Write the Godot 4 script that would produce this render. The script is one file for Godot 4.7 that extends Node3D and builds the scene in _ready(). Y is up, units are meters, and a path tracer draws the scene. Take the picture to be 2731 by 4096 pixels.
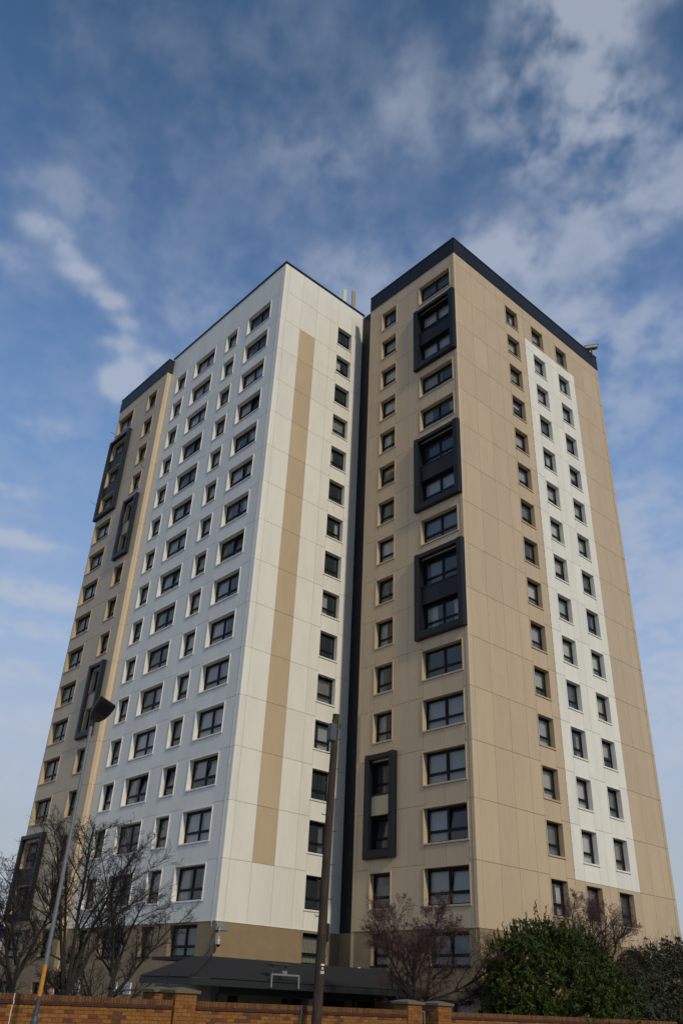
extends Node3D
# A clad tower block behind a brick wall, seen from the street. y up, metres.

const XW := 7.4281      # white wing: east end of the sunlit face (z = 0)
const XB := 6.4638      # tan wing: plane of its shaded face
const ZT := 9.6889      # tan wing: plane of its sunlit face
const XR := 23.2222     # tan wing: far end
const ZI := 1.8714      # tan wing: inner end of the shaded face
const LU := 14.3814     # white wing: length of its shaded face
const DL := 0.4271      # far tan wing: how far it stands proud of the white one
const ZL := -22.045     # far tan wing: far end
const PT := 45.80       # top of the dark parapets
const PB := 44.492      # bottom of the dark parapets
const PW := 46.197      # top of the white wing
const BASE := 3.08      # lower edge of the base render over the canopy
const ZWALL := 15.6     # front of the garden wall

var M := {}
var rng := RandomNumberGenerator.new()
var taken := {}
var cache := {}
var tower: Node3D

func JY(k: int) -> float:
	return 4.5465 + 2.6 * (k - 1)

# ---------------------------------------------------------------- node helpers
func numbered(n: String) -> String:
	if not taken.has(n):
		taken[n] = 0
		return n
	taken[n] += 1
	return "%s_%03d" % [n, taken[n]]

func thing(called: String, label: String, category: String, at := Vector3.ZERO, group := "") -> Node3D:
	var o := Node3D.new()
	o.name = numbered(called)
	add_child(o)
	o.position = at
	tag(o, label, category, group)
	return o

func tag(o: Node, label: String, category: String, group := "") -> void:
	o.set_meta("label", label)
	o.set_meta("category", category)
	if group != "":
		o.set_meta("group", group)

func put(called: String, mesh: Mesh, m: Material, parent: Node, at := Vector3.ZERO) -> MeshInstance3D:
	var o := MeshInstance3D.new()
	o.mesh = mesh
	o.material_override = m
	o.name = called
	parent.add_child(o, true)
	o.position = at
	return o

func struct(called: String, mesh: Mesh, m: Material, at := Vector3.ZERO) -> MeshInstance3D:
	var o := put(numbered(called), mesh, m, self, at)
	o.set_meta("kind", "structure")
	return o

# ---------------------------------------------------------------- mesh helpers
func mb() -> SurfaceTool:
	var st := SurfaceTool.new()
	st.begin(Mesh.PRIMITIVE_TRIANGLES)
	return st

func tri(st: SurfaceTool, a: Vector3, b: Vector3, c: Vector3, n: Vector3) -> void:
	if (b - a).cross(c - a).dot(n) > 0.0:
		var t := b
		b = c
		c = t
	st.set_normal(n)
	st.add_vertex(a)
	st.set_normal(n)
	st.add_vertex(b)
	st.set_normal(n)
	st.add_vertex(c)

func quad(st: SurfaceTool, a: Vector3, b: Vector3, c: Vector3, d: Vector3, n: Vector3) -> void:
	tri(st, a, b, c, n)
	tri(st, a, c, d, n)

func quad_auto(st: SurfaceTool, a: Vector3, b: Vector3, c: Vector3, d: Vector3, away: Vector3) -> void:
	var n := (b - a).cross(c - a)
	if n.length() < 1e-12:
		n = (c - a).cross(d - a)
	n = n.normalized()
	if n.dot((a + b + c + d) * 0.25 - away) < 0.0:
		n = -n
	quad(st, a, b, c, d, n)

func box(st: SurfaceTool, lo: Vector3, hi: Vector3) -> void:
	var a := Vector3(minf(lo.x, hi.x), minf(lo.y, hi.y), minf(lo.z, hi.z))
	var b := Vector3(maxf(lo.x, hi.x), maxf(lo.y, hi.y), maxf(lo.z, hi.z))
	quad(st, Vector3(a.x, a.y, b.z), Vector3(b.x, a.y, b.z), b, Vector3(a.x, b.y, b.z), Vector3(0, 0, 1))
	quad(st, a, Vector3(b.x, a.y, a.z), Vector3(b.x, b.y, a.z), Vector3(a.x, b.y, a.z), Vector3(0, 0, -1))
	quad(st, Vector3(a.x, a.y, a.z), Vector3(a.x, a.y, b.z), Vector3(a.x, b.y, b.z), Vector3(a.x, b.y, a.z), Vector3(-1, 0, 0))
	quad(st, Vector3(b.x, a.y, a.z), Vector3(b.x, a.y, b.z), b, Vector3(b.x, b.y, a.z), Vector3(1, 0, 0))
	quad(st, Vector3(a.x, b.y, a.z), Vector3(b.x, b.y, a.z), b, Vector3(a.x, b.y, b.z), Vector3(0, 1, 0))
	quad(st, a, Vector3(b.x, a.y, a.z), Vector3(b.x, a.y, b.z), Vector3(a.x, a.y, b.z), Vector3(0, -1, 0))

# box with all twelve edges chamfered by c
func cbox(st: SurfaceTool, lo: Vector3, hi: Vector3, c: float) -> void:
	var m := (lo + hi) * 0.5
	var h := (hi - lo).abs() * 0.5
	var i := h - Vector3(c, c, c)
	for ax in 3:
		var u := (ax + 1) % 3
		var v := (ax + 2) % 3
		for s in [-1.0, 1.0]:
			var n := Vector3.ZERO
			n[ax] = s
			var p: Array[Vector3] = []
			for e in [[-1, -1], [1, -1], [1, 1], [-1, 1]]:
				var q := Vector3.ZERO
				q[ax] = s * h[ax]
				q[u] = e[0] * i[u]
				q[v] = e[1] * i[v]
				p.append(m + q)
			quad(st, p[0], p[1], p[2], p[3], n)
		for s in [-1.0, 1.0]:
			for t in [-1.0, 1.0]:
				var n := Vector3.ZERO
				n[u] = s
				n[v] = t
				n = n.normalized()
				var p: Array[Vector3] = []
				for e in [[-1, 0], [1, 0], [1, 1], [-1, 1]]:
					var q := Vector3.ZERO
					q[ax] = e[0] * i[ax]
					if e[1] == 0:
						q[u] = s * h[u]
						q[v] = t * i[v]
					else:
						q[u] = s * i[u]
						q[v] = t * h[v]
					p.append(m + q)
				quad(st, p[0], p[1], p[2], p[3], n)
	for sx in [-1.0, 1.0]:
		for sy in [-1.0, 1.0]:
			for sz in [-1.0, 1.0]:
				var sg := Vector3(sx, sy, sz)
				tri(st, m + sg * Vector3(h.x, i.y, i.z), m + sg * Vector3(i.x, h.y, i.z), m + sg * Vector3(i.x, i.y, h.z), sg.normalized())

func box_mesh(lo: Vector3, hi: Vector3, c := 0.0) -> Mesh:
	var st := mb()
	if c > 0.0:
		cbox(st, lo, hi, c)
	else:
		box(st, lo, hi)
	return st.commit()

# tube through points with radii
func tube(st: SurfaceTool, pts: PackedVector3Array, rad: PackedFloat32Array, sides: int, caps := true) -> void:
	var prev: Array[Vector3] = []
	var pn: Array[Vector3] = []
	var up := Vector3(0.137, 0.21, 0.968)
	for k in pts.size():
		var d: Vector3
		if k == 0:
			d = pts[1] - pts[0]
		elif k == pts.size() - 1:
			d = pts[k] - pts[k - 1]
		else:
			d = pts[k + 1] - pts[k - 1]
		d = d.normalized()
		var x := up - d * up.dot(d)
		if x.length() < 0.05:
			x = Vector3(1, 0, 0) - d * d.x
		x = x.normalized()
		up = x
		var y := d.cross(x)
		var ring: Array[Vector3] = []
		var rn: Array[Vector3] = []
		for s in sides:
			var a := TAU * s / sides
			var n := x * cos(a) + y * sin(a)
			ring.append(pts[k] + n * rad[k])
			rn.append(n)
		if k > 0:
			for s in sides:
				var t := (s + 1) % sides
				# clockwise seen from outside
				st.set_normal(pn[s])
				st.add_vertex(prev[s])
				st.set_normal(rn[s])
				st.add_vertex(ring[s])
				st.set_normal(rn[t])
				st.add_vertex(ring[t])
				st.set_normal(pn[s])
				st.add_vertex(prev[s])
				st.set_normal(rn[t])
				st.add_vertex(ring[t])
				st.set_normal(pn[t])
				st.add_vertex(prev[t])
		if caps and (k == 0 or k == pts.size() - 1):
			var n := -d if k == 0 else d
			for s in range(1, sides - 1):
				tri(st, ring[0], ring[s], ring[s + 1], n)
		prev = ring
		pn = rn

func rod(st: SurfaceTool, a: Vector3, b: Vector3, r: float, sides := 8, r2 := -1.0) -> void:
	tube(st, PackedVector3Array([a, b]), PackedFloat32Array([r, r if r2 < 0.0 else r2]), sides)

# lathe about y: profile of (radius, height)
func lathe(st: SurfaceTool, prof: Array, sides: int, at := Vector3.ZERO) -> void:
	for k in prof.size() - 1:
		var a: Vector2 = prof[k]
		var b: Vector2 = prof[k + 1]
		var e := b - a
		for s in sides:
			var t0 := TAU * s / sides
			var t1 := TAU * (s + 1) / sides
			var d0 := Vector3(cos(t0), 0, sin(t0))
			var d1 := Vector3(cos(t1), 0, sin(t1))
			var dm := (d0 + d1).normalized()
			var n := (dm * e.y - Vector3(0, e.x, 0)).normalized()
			quad(st, at + d0 * a.x + Vector3(0, a.y, 0), at + d1 * a.x + Vector3(0, a.y, 0), at + d1 * b.x + Vector3(0, b.y, 0), at + d0 * b.x + Vector3(0, b.y, 0), n)

# ---------------------------------------------------------------- materials
func lin(r: float, g: float, b: float) -> Color:
	return Color(r, g, b).linear_to_srgb()

# a tileable grain picture: values round 1, from layered seamless noise
func grain_tex(sd: int, size: int, layers: Array, low: float, high: float, stretch := Vector2(1, 1)) -> ImageTexture:
	var acc := PackedFloat32Array()
	acc.resize(size * size)
	var total := 0.0
	for l in layers:
		var n := FastNoiseLite.new()
		n.seed = sd
		sd += 17
		n.noise_type = FastNoiseLite.TYPE_SIMPLEX_SMOOTH
		n.frequency = l[0]
		n.fractal_octaves = 4
		var w := maxi(16, int(size * stretch.x))
		var h := maxi(16, int(size * stretch.y))
		var im := n.get_seamless_image(w, h)
		im.convert(Image.FORMAT_L8)
		if w != size or h != size:
			im.resize(size, size, Image.INTERPOLATE_CUBIC)
		var dt := im.get_data()
		for i in size * size:
			acc[i] += dt[i] / 255.0 * l[1]
		total += l[1]
	var out := PackedByteArray()
	out.resize(size * size)
	for i in size * size:
		out[i] = int(clampf(lerpf(low, high, acc[i] / total), 0.0, 1.0) * 255.0)
	var img := Image.create_from_data(size, size, false, Image.FORMAT_L8, out)
	img.convert(Image.FORMAT_RGB8)
	return ImageTexture.create_from_image(img)

func mat(c: Color, rough: float, tex: Texture2D = null, metres := 4.0, metal := 0.0, spec := 0.5) -> StandardMaterial3D:
	var m := StandardMaterial3D.new()
	m.albedo_color = c
	m.roughness = rough
	m.metallic = metal
	m.metallic_specular = spec
	if tex:
		m.albedo_texture = tex
		m.uv1_triplanar = true
		m.uv1_world_triplanar = true
		m.uv1_scale = Vector3.ONE / metres
	return m

func make_materials() -> void:
	var render_tex := grain_tex(3, 512, [[0.006, 1.0], [0.03, 0.6], [0.12, 0.5]], 0.90, 1.05)
	var streak_tex := grain_tex(11, 512, [[0.008, 1.0], [0.05, 0.35]], 0.955, 1.02, Vector2(1.0, 0.2))
	var fine_tex := grain_tex(23, 256, [[0.05, 1.0], [0.2, 1.0]], 0.72, 1.12)
	var brick_tex := grain_tex(31, 256, [[0.03, 1.0], [0.16, 1.0]], 0.55, 1.25)
	var wood_tex := grain_tex(41, 512, [[0.02, 1.0], [0.09, 0.8]], 0.35, 1.35, Vector2(1.0, 0.08))
	var tile_tex := grain_tex(53, 256, [[0.04, 1.0], [0.2, 1.0]], 0.5, 1.2)
	# three tones of each board colour, as delivered boards differ a little
	var wt := [Vector3(0.725, 0.715, 0.65), Vector3(0.705, 0.695, 0.635), Vector3(0.742, 0.732, 0.663)]
	var tt := [Vector3(0.49, 0.383, 0.253), Vector3(0.476, 0.374, 0.248), Vector3(0.503, 0.394, 0.26)]
	for i in 3:
		M["white%d" % i] = mat(lin(wt[i].x, wt[i].y, wt[i].z), 0.48, streak_tex, 5.3 + 1.7 * i)
		M["tan%d" % i] = mat(lin(tt[i].x, tt[i].y, tt[i].z), 0.48, streak_tex, 4.7 + i)
	M["white_trim"] = mat(lin(0.77, 0.76, 0.70), 0.5, render_tex, 2.1)
	M["tan_trim"] = mat(lin(0.50, 0.39, 0.25), 0.5, render_tex, 2.1)
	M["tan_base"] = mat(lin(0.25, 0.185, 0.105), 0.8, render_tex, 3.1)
	M["joint"] = mat(lin(0.25, 0.20, 0.14), 0.9)
	M["jointw"] = mat(lin(0.42, 0.41, 0.37), 0.9)
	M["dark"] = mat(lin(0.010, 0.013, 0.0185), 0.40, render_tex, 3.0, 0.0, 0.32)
	M["dark2"] = mat(lin(0.0115, 0.0145, 0.020), 0.44, render_tex, 2.4, 0.0, 0.32)
	M["dark_trim"] = M["dark2"]
	M["frame"] = mat(lin(0.008, 0.009, 0.010), 0.5, null, 4.0, 0.0, 0.25)
	M["vent"] = mat(lin(0.008, 0.009, 0.01), 0.6)
	M["inside"] = mat(lin(0.20, 0.185, 0.165), 0.9)
	M["floor_in"] = mat(lin(0.16, 0.13, 0.1), 0.9)
	var g := StandardMaterial3D.new()
	g.albedo_color = Color(0.45, 0.52, 0.55, 0.14)
	g.transparency = BaseMaterial3D.TRANSPARENCY_ALPHA
	g.roughness = 0.02
	g.metallic_specular = 0.75
	M["glass"] = g
	var cs := [Vector3(0.60, 0.59, 0.55), Vector3(0.47, 0.45, 0.39), Vector3(0.40, 0.41, 0.42), Vector3(0.30, 0.25, 0.15), Vector3(0.16, 0.17, 0.19)]
	for i in cs.size():
		var c := mat(lin(cs[i].x, cs[i].y, cs[i].z), 0.95, fine_tex, 0.9)
		c.backlight = Color(0.25, 0.25, 0.25)
		M["cloth%d" % i] = c
	M["steel"] = mat(lin(0.42, 0.43, 0.44), 0.45, fine_tex, 0.7, 0.7)
	M["galv"] = mat(lin(0.30, 0.32, 0.33), 0.55, fine_tex, 0.6, 0.4)
	M["cable"] = mat(lin(0.035, 0.035, 0.036), 0.6)
	M["roof"] = mat(lin(0.014, 0.0135, 0.0145), 0.8, render_tex, 1.6)
	M["fascia"] = mat(lin(0.013, 0.017, 0.018), 0.55, fine_tex, 1.5)
	M["podium"] = mat(lin(0.12, 0.105, 0.08), 0.85, render_tex, 2.3)
	M["podium_light"] = mat(lin(0.42, 0.43, 0.43), 0.8, render_tex, 2.3)
	M["flat_roof"] = mat(lin(0.09, 0.09, 0.09), 0.9, render_tex, 2.0)
	M["white_plastic"] = mat(lin(0.72, 0.72, 0.70), 0.45)
	var bc := [Vector3(0.26, 0.09, 0.012), Vector3(0.28, 0.112, 0.017), Vector3(0.19, 0.055, 0.010), Vector3(0.23, 0.10, 0.018), Vector3(0.12, 0.040, 0.010), Vector3(0.30, 0.13, 0.022)]
	for i in bc.size():
		M["brick%d" % i] = mat(lin(bc[i].x, bc[i].y, bc[i].z), 0.88, brick_tex, 0.37 + 0.05 * i)
	var kc := [Vector3(0.17, 0.066, 0.018), Vector3(0.14, 0.053, 0.015), Vector3(0.19, 0.08, 0.02), Vector3(0.115, 0.043, 0.014)]
	for i in kc.size():
		M["coping%d" % i] = mat(lin(kc[i].x, kc[i].y, kc[i].z), 0.9, brick_tex, 0.31 + 0.05 * i)
	M["mortar"] = mat(lin(0.11, 0.082, 0.045), 0.95, brick_tex, 0.5)
	M["crease"] = mat(lin(0.085, 0.025, 0.016), 0.8, tile_tex, 0.45)
	M["cap"] = mat(lin(0.17, 0.15, 0.095), 0.95, tile_tex, 0.6)
	M["sealant"] = mat(lin(0.62, 0.60, 0.54), 0.8)
	M["lamp_grey"] = mat(lin(0.17, 0.19, 0.20), 0.5, fine_tex, 1.1, 0.2)
	M["lamp_base"] = mat(lin(0.06, 0.075, 0.09), 0.5, fine_tex, 1.1, 0.1)
	M["lamp_yellow"] = mat(lin(0.55, 0.25, 0.012), 0.5, fine_tex, 0.8)
	M["lamp_head"] = mat(lin(0.012, 0.012, 0.013), 0.5)
	M["lens"] = mat(lin(0.008, 0.008, 0.008), 0.3)
	M["pole"] = mat(lin(0.050, 0.033, 0.024), 0.9, wood_tex, 0.9)
	M["pole_moss"] = mat(lin(0.045, 0.05, 0.009), 0.9, wood_tex, 0.5)
	M["box_grey"] = mat(lin(0.075, 0.085, 0.095), 0.5, fine_tex, 0.8)
	M["iron"] = mat(lin(0.07, 0.045, 0.035), 0.7)
	M["bark"] = mat(lin(0.030, 0.025, 0.020), 0.95, wood_tex, 0.7)
	M["twig"] = mat(lin(0.026, 0.021, 0.019), 0.9)
	M["twig_red"] = mat(lin(0.03, 0.02, 0.019), 0.9)
	M["bud"] = mat(lin(0.04, 0.026, 0.022), 0.8)
	M["bud_red"] = mat(lin(0.075, 0.026, 0.026), 0.8)
	var lc := [Vector3(0.033, 0.054, 0.008), Vector3(0.026, 0.046, 0.008), Vector3(0.056, 0.078, 0.012), Vector3(0.085, 0.09, 0.016)]
	for i in lc.size():
		var l := mat(lin(lc[i].x, lc[i].y, lc[i].z), 0.5, null, 4.0, 0.0, 0.3)
		l.backlight = Color(0.05, 0.07, 0.01)
		M["leaf%d" % i] = l
	M["privet"] = mat(lin(0.034, 0.042, 0.020), 0.75)
	M["privet2"] = mat(lin(0.048, 0.054, 0.026), 0.75)
	M["asphalt"] = mat(lin(0.095, 0.093, 0.09), 0.9, fine_tex, 1.3)
	M["paving"] = mat(lin(0.30, 0.285, 0.255), 0.9, render_tex, 1.9)
	M["grass"] = mat(lin(0.05, 0.085, 0.022), 0.95, fine_tex, 0.8)
	M["ground"] = mat(lin(0.20, 0.185, 0.155), 0.95, render_tex, 9.0)
	M["kerb"] = mat(lin(0.3, 0.29, 0.27), 0.9, fine_tex, 1.0)
	M["house_brick"] = mat(lin(0.13, 0.05, 0.035), 0.9, brick_tex, 0.8)
	M["house_roof"] = mat(lin(0.04, 0.032, 0.028), 0.9, tile_tex, 1.4)
	M["antenna1"] = mat(lin(0.52, 0.56, 0.48), 0.6)
	M["antenna2"] = mat(lin(0.26, 0.22, 0.15), 0.6)
	M["cam_body"] = mat(lin(0.45, 0.41, 0.30), 0.5)

# ---------------------------------------------------------------- camera, sky, sun
func sky_image() -> Image:
	var W := 2560
	var H := 1280
	var img := Image.create_empty(W, H, false, Image.FORMAT_RGBH)
	var n1 := FastNoiseLite.new()
	n1.seed = 7
	n1.noise_type = FastNoiseLite.TYPE_SIMPLEX_SMOOTH
	n1.frequency = 1.0
	n1.fractal_octaves = 6
	n1.fractal_gain = 0.6
	n1.domain_warp_enabled = true
	n1.domain_warp_amplitude = 0.25
	n1.domain_warp_frequency = 1.1
	var n2 := FastNoiseLite.new()
	n2.seed = 21
	n2.noise_type = FastNoiseLite.TYPE_SIMPLEX_SMOOTH
	n2.frequency = 1.0
	n2.fractal_octaves = 3
	var n3 := FastNoiseLite.new()
	n3.seed = 33
	n3.noise_type = FastNoiseLite.TYPE_SIMPLEX_SMOOTH
	n3.frequency = 1.0
	n3.fractal_octaves = 4
	n3.fractal_gain = 0.55
	# cloud banks: azimuth, elevation, half width, half height (degrees), strength, softness
	var banks := [
		[67, 61, 8, 3.5, 1.7], [63, 58, 7, 3, 0.7], [66.5, 54.3, 5, 2.4, 1.6], [60.5, 52.8, 3.5, 1.8, 1.1], [56, 56, 4, 2.5, 0.5], [54, 47.5, 5, 2.4, 0.75], [62, 47.5, 7, 3, 0.6], [58, 42, 8, 2.6, 0.55], [66, 41, 8, 2.6, 0.5], [72, 50, 8, 4, 0.6], [64, 36, 8, 2.4, 0.4],
		[22, 37.4, 1.7, 1.3, 2.2], [21, 39.7, 1.5, 0.7, 1.0], [24, 39.2, 1.3, 0.8, 1.0], [12.7, 45, 2.4, 0.8, 0.75], [15.0, 44.2, 1.2, 0.6, 0.5], [16.5, 43.2, 2.0, 0.65, 0.9], [18.9, 42.2, 2.2, 0.65, 0.8], [21.0, 41.0, 1.4, 0.5, 0.5], [10.5, 42.5, 2.4, 1.1, 0.3], [13, 47.5, 4.0, 1.4, 0.25],
		[42, 46, 8, 2.4, 0.45], [31, 42.5, 7, 2.4, 0.32], [36, 54, 6, 2, 0.25], [47, 57, 4, 3, 0.35], [60, 30, 9, 2.2, 0.55], [66, 24, 12, 4, 0.6], [62, 17, 12, 4, 0.7], [17, 25.6, 3.5, 0.6, 1.0], [18.5, 22.4, 6, 0.9, 1.0], [15, 28.6, 2.6, 0.5, 0.7], [16, 20, 6, 1.0, 0.8], [18, 17.5, 6, 0.9, 0.7], [17, 14.5, 8, 1.2, 0.8], [16, 11, 9, 1.4, 0.7], [17, 33, 3, 0.7, 0.3],
	]
	var r2 := RandomNumberGenerator.new()
	r2.seed = 5
	for i in 60:                       # the same kind of broken cloud all round
		var az := r2.randf_range(95, 350)
		banks.append([az, r2.randf_range(14, 75), r2.randf_range(4, 14), r2.randf_range(2, 6), r2.randf_range(0.2, 0.8)])
	var stops := [[-2.0, Vector3(0.36, 0.40, 0.44)], [7.0, Vector3(0.36, 0.41, 0.46)], [14.0, Vector3(0.34, 0.42, 0.54)], [20.0, Vector3(0.265, 0.375, 0.565)], [33.0, Vector3(0.135, 0.245, 0.455)], [42.0, Vector3(0.088, 0.172, 0.345)], [50.0, Vector3(0.060, 0.124, 0.255)], [58.0, Vector3(0.040, 0.092, 0.19)], [90.1, Vector3(0.030, 0.072, 0.155)]]
	for y in H:
		var el := 90.0 - (y + 0.5) / H * 180.0
		if el < -1.5:
			img.fill_rect(Rect2i(0, y, W, H - y), Color(0.16, 0.16, 0.13))
			break
		var base := Vector3(0.47, 0.53, 0.62)
		for s in stops.size() - 1:
			if el >= stops[s][0] and el < stops[s + 1][0]:
				var f: float = (el - stops[s][0]) / (stops[s + 1][0] - stops[s][0])
				base = stops[s][1].lerp(stops[s + 1][1], f)
		var se := sin(deg_to_rad(el))
		var ce := cos(deg_to_rad(el))
		var near: Array = []
		for b in banks:
			if absf(el - b[1]) < b[3] * 2.6:
				near.append(b)
		var inv := 1.0 / (maxf(se, 0.0) + 0.12)
		for x in W:
			var az := (x + 0.5) / W * 360.0
			var ar := deg_to_rad(az)
			var px := sin(ar) * ce * inv
			var pz := -cos(ar) * ce * inv
			# drawn out a little along one bearing, as thin high cloud is
			var qx := px * 0.88 + pz * 0.47
			var qz := (pz * 0.88 - px * 0.47) * 0.62
			var f1 := n1.get_noise_2d(qx * 5.0 + 3.1, qz * 5.0)
			var big := n2.get_noise_2d(px * 1.3, pz * 1.3 + 9.0)
			var f3 := n3.get_noise_2d(px * 15.0, pz * 15.0)
			var a := smoothstep(0.05, 1.25, 0.28 + big * 0.6 + f1 * 0.5 + f3 * 0.3) * 0.26
			for b in near:
				var da: float = (az - b[0]) * ce
				if da > 180.0 * ce:
					da -= 360.0 * ce
				var w: float = b[2] * ce
				if absf(da) < w * 2.6:
					var dl: float = el - b[1]
					var q: float = exp(-(da * da) / (w * w) - (dl * dl) / (b[3] * b[3]))
					a += b[4] * smoothstep(0.0, 1.25, q * (0.90 + f1 * 1.0 + f3 * 0.7))
			a = clampf(a, 0.0, 1.0)
			a = 1.0 - exp(-1.35 * a)
			var c := base.lerp(Vector3(0.415, 0.455, 0.535), a * 0.9)
			img.set_pixel(x, y, Color(c.x, c.y, c.z))
	return img

func make_view() -> void:
	var cam := Camera3D.new()
	cam.name = "camera"
	add_child(cam)
	var yaw := 0.7146
	var pitch := 0.5338
	var roll := 0.0485
	var fwd := Vector3(sin(yaw), 0, -cos(yaw))
	var right := Vector3(cos(yaw), 0, sin(yaw))
	var F := fwd * cos(pitch) + Vector3.UP * sin(pitch)
	var U := Vector3.UP * cos(pitch) - fwd * sin(pitch)
	var R2 := right * cos(roll) + U * sin(roll)
	var U2 := U * cos(roll) - right * sin(roll)
	cam.transform = Transform3D(Basis(R2, U2, -F), Vector3(-23.4424, 1.65, 34.1807))
	cam.fov = rad_to_deg(2.0 * atan(2048.0 / 3308.8))
	cam.near = 0.05
	cam.far = 3000.0
	cam.current = true
	var we := WorldEnvironment.new()
	we.name = "environment"
	var e := Environment.new()
	e.background_mode = Environment.BG_SKY
	var sky := Sky.new()
	var pm := PanoramaSkyMaterial.new()
	pm.panorama = ImageTexture.create_from_image(sky_image())
	sky.sky_material = pm
	e.sky = sky
	e.tonemap_mode = Environment.TONE_MAPPER_LINEAR
	e.tonemap_exposure = 1.15
	e.sdfgi_enabled = true
	e.ssao_enabled = true
	e.ssil_enabled = true
	we.environment = e
	add_child(we)
	var sun := DirectionalLight3D.new()
	sun.name = "sun"
	add_child(sun)
	var th := deg_to_rad(-9.0)
	var el := deg_to_rad(31.0)
	var to := Vector3(sin(th) * cos(el), sin(el), cos(th) * cos(el))
	sun.look_at_from_position(to * 100.0, Vector3.ZERO)
	sun.light_energy = 0.62
	sun.light_color = Color(1.0, 0.945, 0.845)
	sun.light_angular_distance = 4.5
	sun.shadow_enabled = true

# ---------------------------------------------------------------- facades
# a face is given by its basis: a runs to the right seen from outside, n points outwards
var FACES := {}

func make_faces() -> void:
	var shade := Basis(Vector3(0, 0, 1), Vector3.UP, Vector3(-1, 0, 0))
	var lit := Basis(Vector3(1, 0, 0), Vector3.UP, Vector3(0, 0, 1))
	FACES["Ws"] = Transform3D(shade, Vector3(0, 0, 0))
	FACES["Ls"] = Transform3D(shade, Vector3(-DL, 0, 0))
	FACES["Ts"] = Transform3D(shade, Vector3(XB, 0, 0))
	FACES["Wl"] = Transform3D(lit, Vector3(0, 0, 0))
	FACES["Tl"] = Transform3D(lit, Vector3(0, 0, ZT))
	FACES["Ll"] = Transform3D(lit, Vector3(0, 0, -LU))

func face_node(face: String, called: String, mesh: Mesh, m: Material) -> MeshInstance3D:
	var o := put(called, mesh, m, tower)
	o.transform = FACES[face]
	return o

# sheet with rectangular holes (h0,h1,y0,y1), front at n = front, reveals reaching back by deep
func holed(h0: float, h1: float, y0: float, y1: float, holes: Array, front: float, deep: float) -> Mesh:
	var st := mb()
	var hs := [h0, h1]
	var ys := [y0, y1]
	for q in holes:
		for v in [q[0], q[1]]:
			if v > h0 and v < h1 and not hs.has(v):
				hs.append(v)
		for v in [q[2], q[3]]:
			if v > y0 and v < y1 and not ys.has(v):
				ys.append(v)
	hs.sort()
	ys.sort()
	for i in hs.size() - 1:
		for j in ys.size() - 1:
			var ch: float = (hs[i] + hs[i + 1]) * 0.5
			var cy: float = (ys[j] + ys[j + 1]) * 0.5
			var open := false
			for q in holes:
				if ch > q[0] and ch < q[1] and cy > q[2] and cy < q[3]:
					open = true
			if not open:
				quad(st, Vector3(hs[i], ys[j], front), Vector3(hs[i + 1], ys[j], front), Vector3(hs[i + 1], ys[j + 1], front), Vector3(hs[i], ys[j + 1], front), Vector3(0, 0, 1))
	var b := front - deep
	quad(st, Vector3(h0, y0, b), Vector3(h1, y0, b), Vector3(h1, y0, front), Vector3(h0, y0, front), Vector3(0, -1, 0))
	quad(st, Vector3(h0, y1, b), Vector3(h1, y1, b), Vector3(h1, y1, front), Vector3(h0, y1, front), Vector3(0, 1, 0))
	quad(st, Vector3(h0, y0, b), Vector3(h0, y0, front), Vector3(h0, y1, front), Vector3(h0, y1, b), Vector3(-1, 0, 0))
	quad(st, Vector3(h1, y0, b), Vector3(h1, y0, front), Vector3(h1, y1, front), Vector3(h1, y1, b), Vector3(1, 0, 0))
	for q in holes:
		quad(st, Vector3(q[0], q[2], b), Vector3(q[0], q[2], front), Vector3(q[0], q[3], front), Vector3(q[0], q[3], b), Vector3(1, 0, 0))
		quad(st, Vector3(q[1], q[2], b), Vector3(q[1], q[2], front), Vector3(q[1], q[3], front), Vector3(q[1], q[3], b), Vector3(-1, 0, 0))
		quad(st, Vector3(q[0], q[2], b), Vector3(q[1], q[2], b), Vector3(q[1], q[2], front), Vector3(q[0], q[2], front), Vector3(0, 1, 0))
		quad(st, Vector3(q[0], q[3], b), Vector3(q[1], q[3], b), Vector3(q[1], q[3], front), Vector3(q[0], q[3], front), Vector3(0, -1, 0))
	return st.commit()

# facing board, front at n = 0, with a small chamfer round the front
func board_mesh(w: float, h: float) -> Mesh:
	var key := "board %.3f %.3f" % [w, h]
	if not cache.has(key):
		var st := mb()
		var c := 0.006
		var t := 0.028
		var o := [Vector3(0, 0, -c), Vector3(w, 0, -c), Vector3(w, h, -c), Vector3(0, h, -c)]
		var i := [Vector3(c, c, 0), Vector3(w - c, c, 0), Vector3(w - c, h - c, 0), Vector3(c, h - c, 0)]
		var mid := Vector3(w / 2, h / 2, -t)
		quad(st, i[0], i[1], i[2], i[3], Vector3(0, 0, 1))
		for k in 4:
			var l := (k + 1) % 4
			quad_auto(st, o[k], o[l], i[l], i[k], mid)
			quad_auto(st, o[k] + Vector3(0, 0, c - t), o[l] + Vector3(0, 0, c - t), o[l], o[k], mid)
		cache[key] = st.commit()
	return cache[key]

const GAP := 0.014
func board(wall: Node3D, h0: float, h1: float, y0: float, y1: float, colour: String) -> void:
	var w := h1 - h0 - GAP
	var h := y1 - y0 - GAP
	if w < 0.03 or h < 0.03:
		return
	var o := put("panel", board_mesh(w, h), M[colour + str(rng.randi_range(0, 2))], wall)
	o.position = Vector3(h0 + GAP / 2, y0 + GAP / 2, rng.randf_range(-0.0015, 0.0015))

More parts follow.
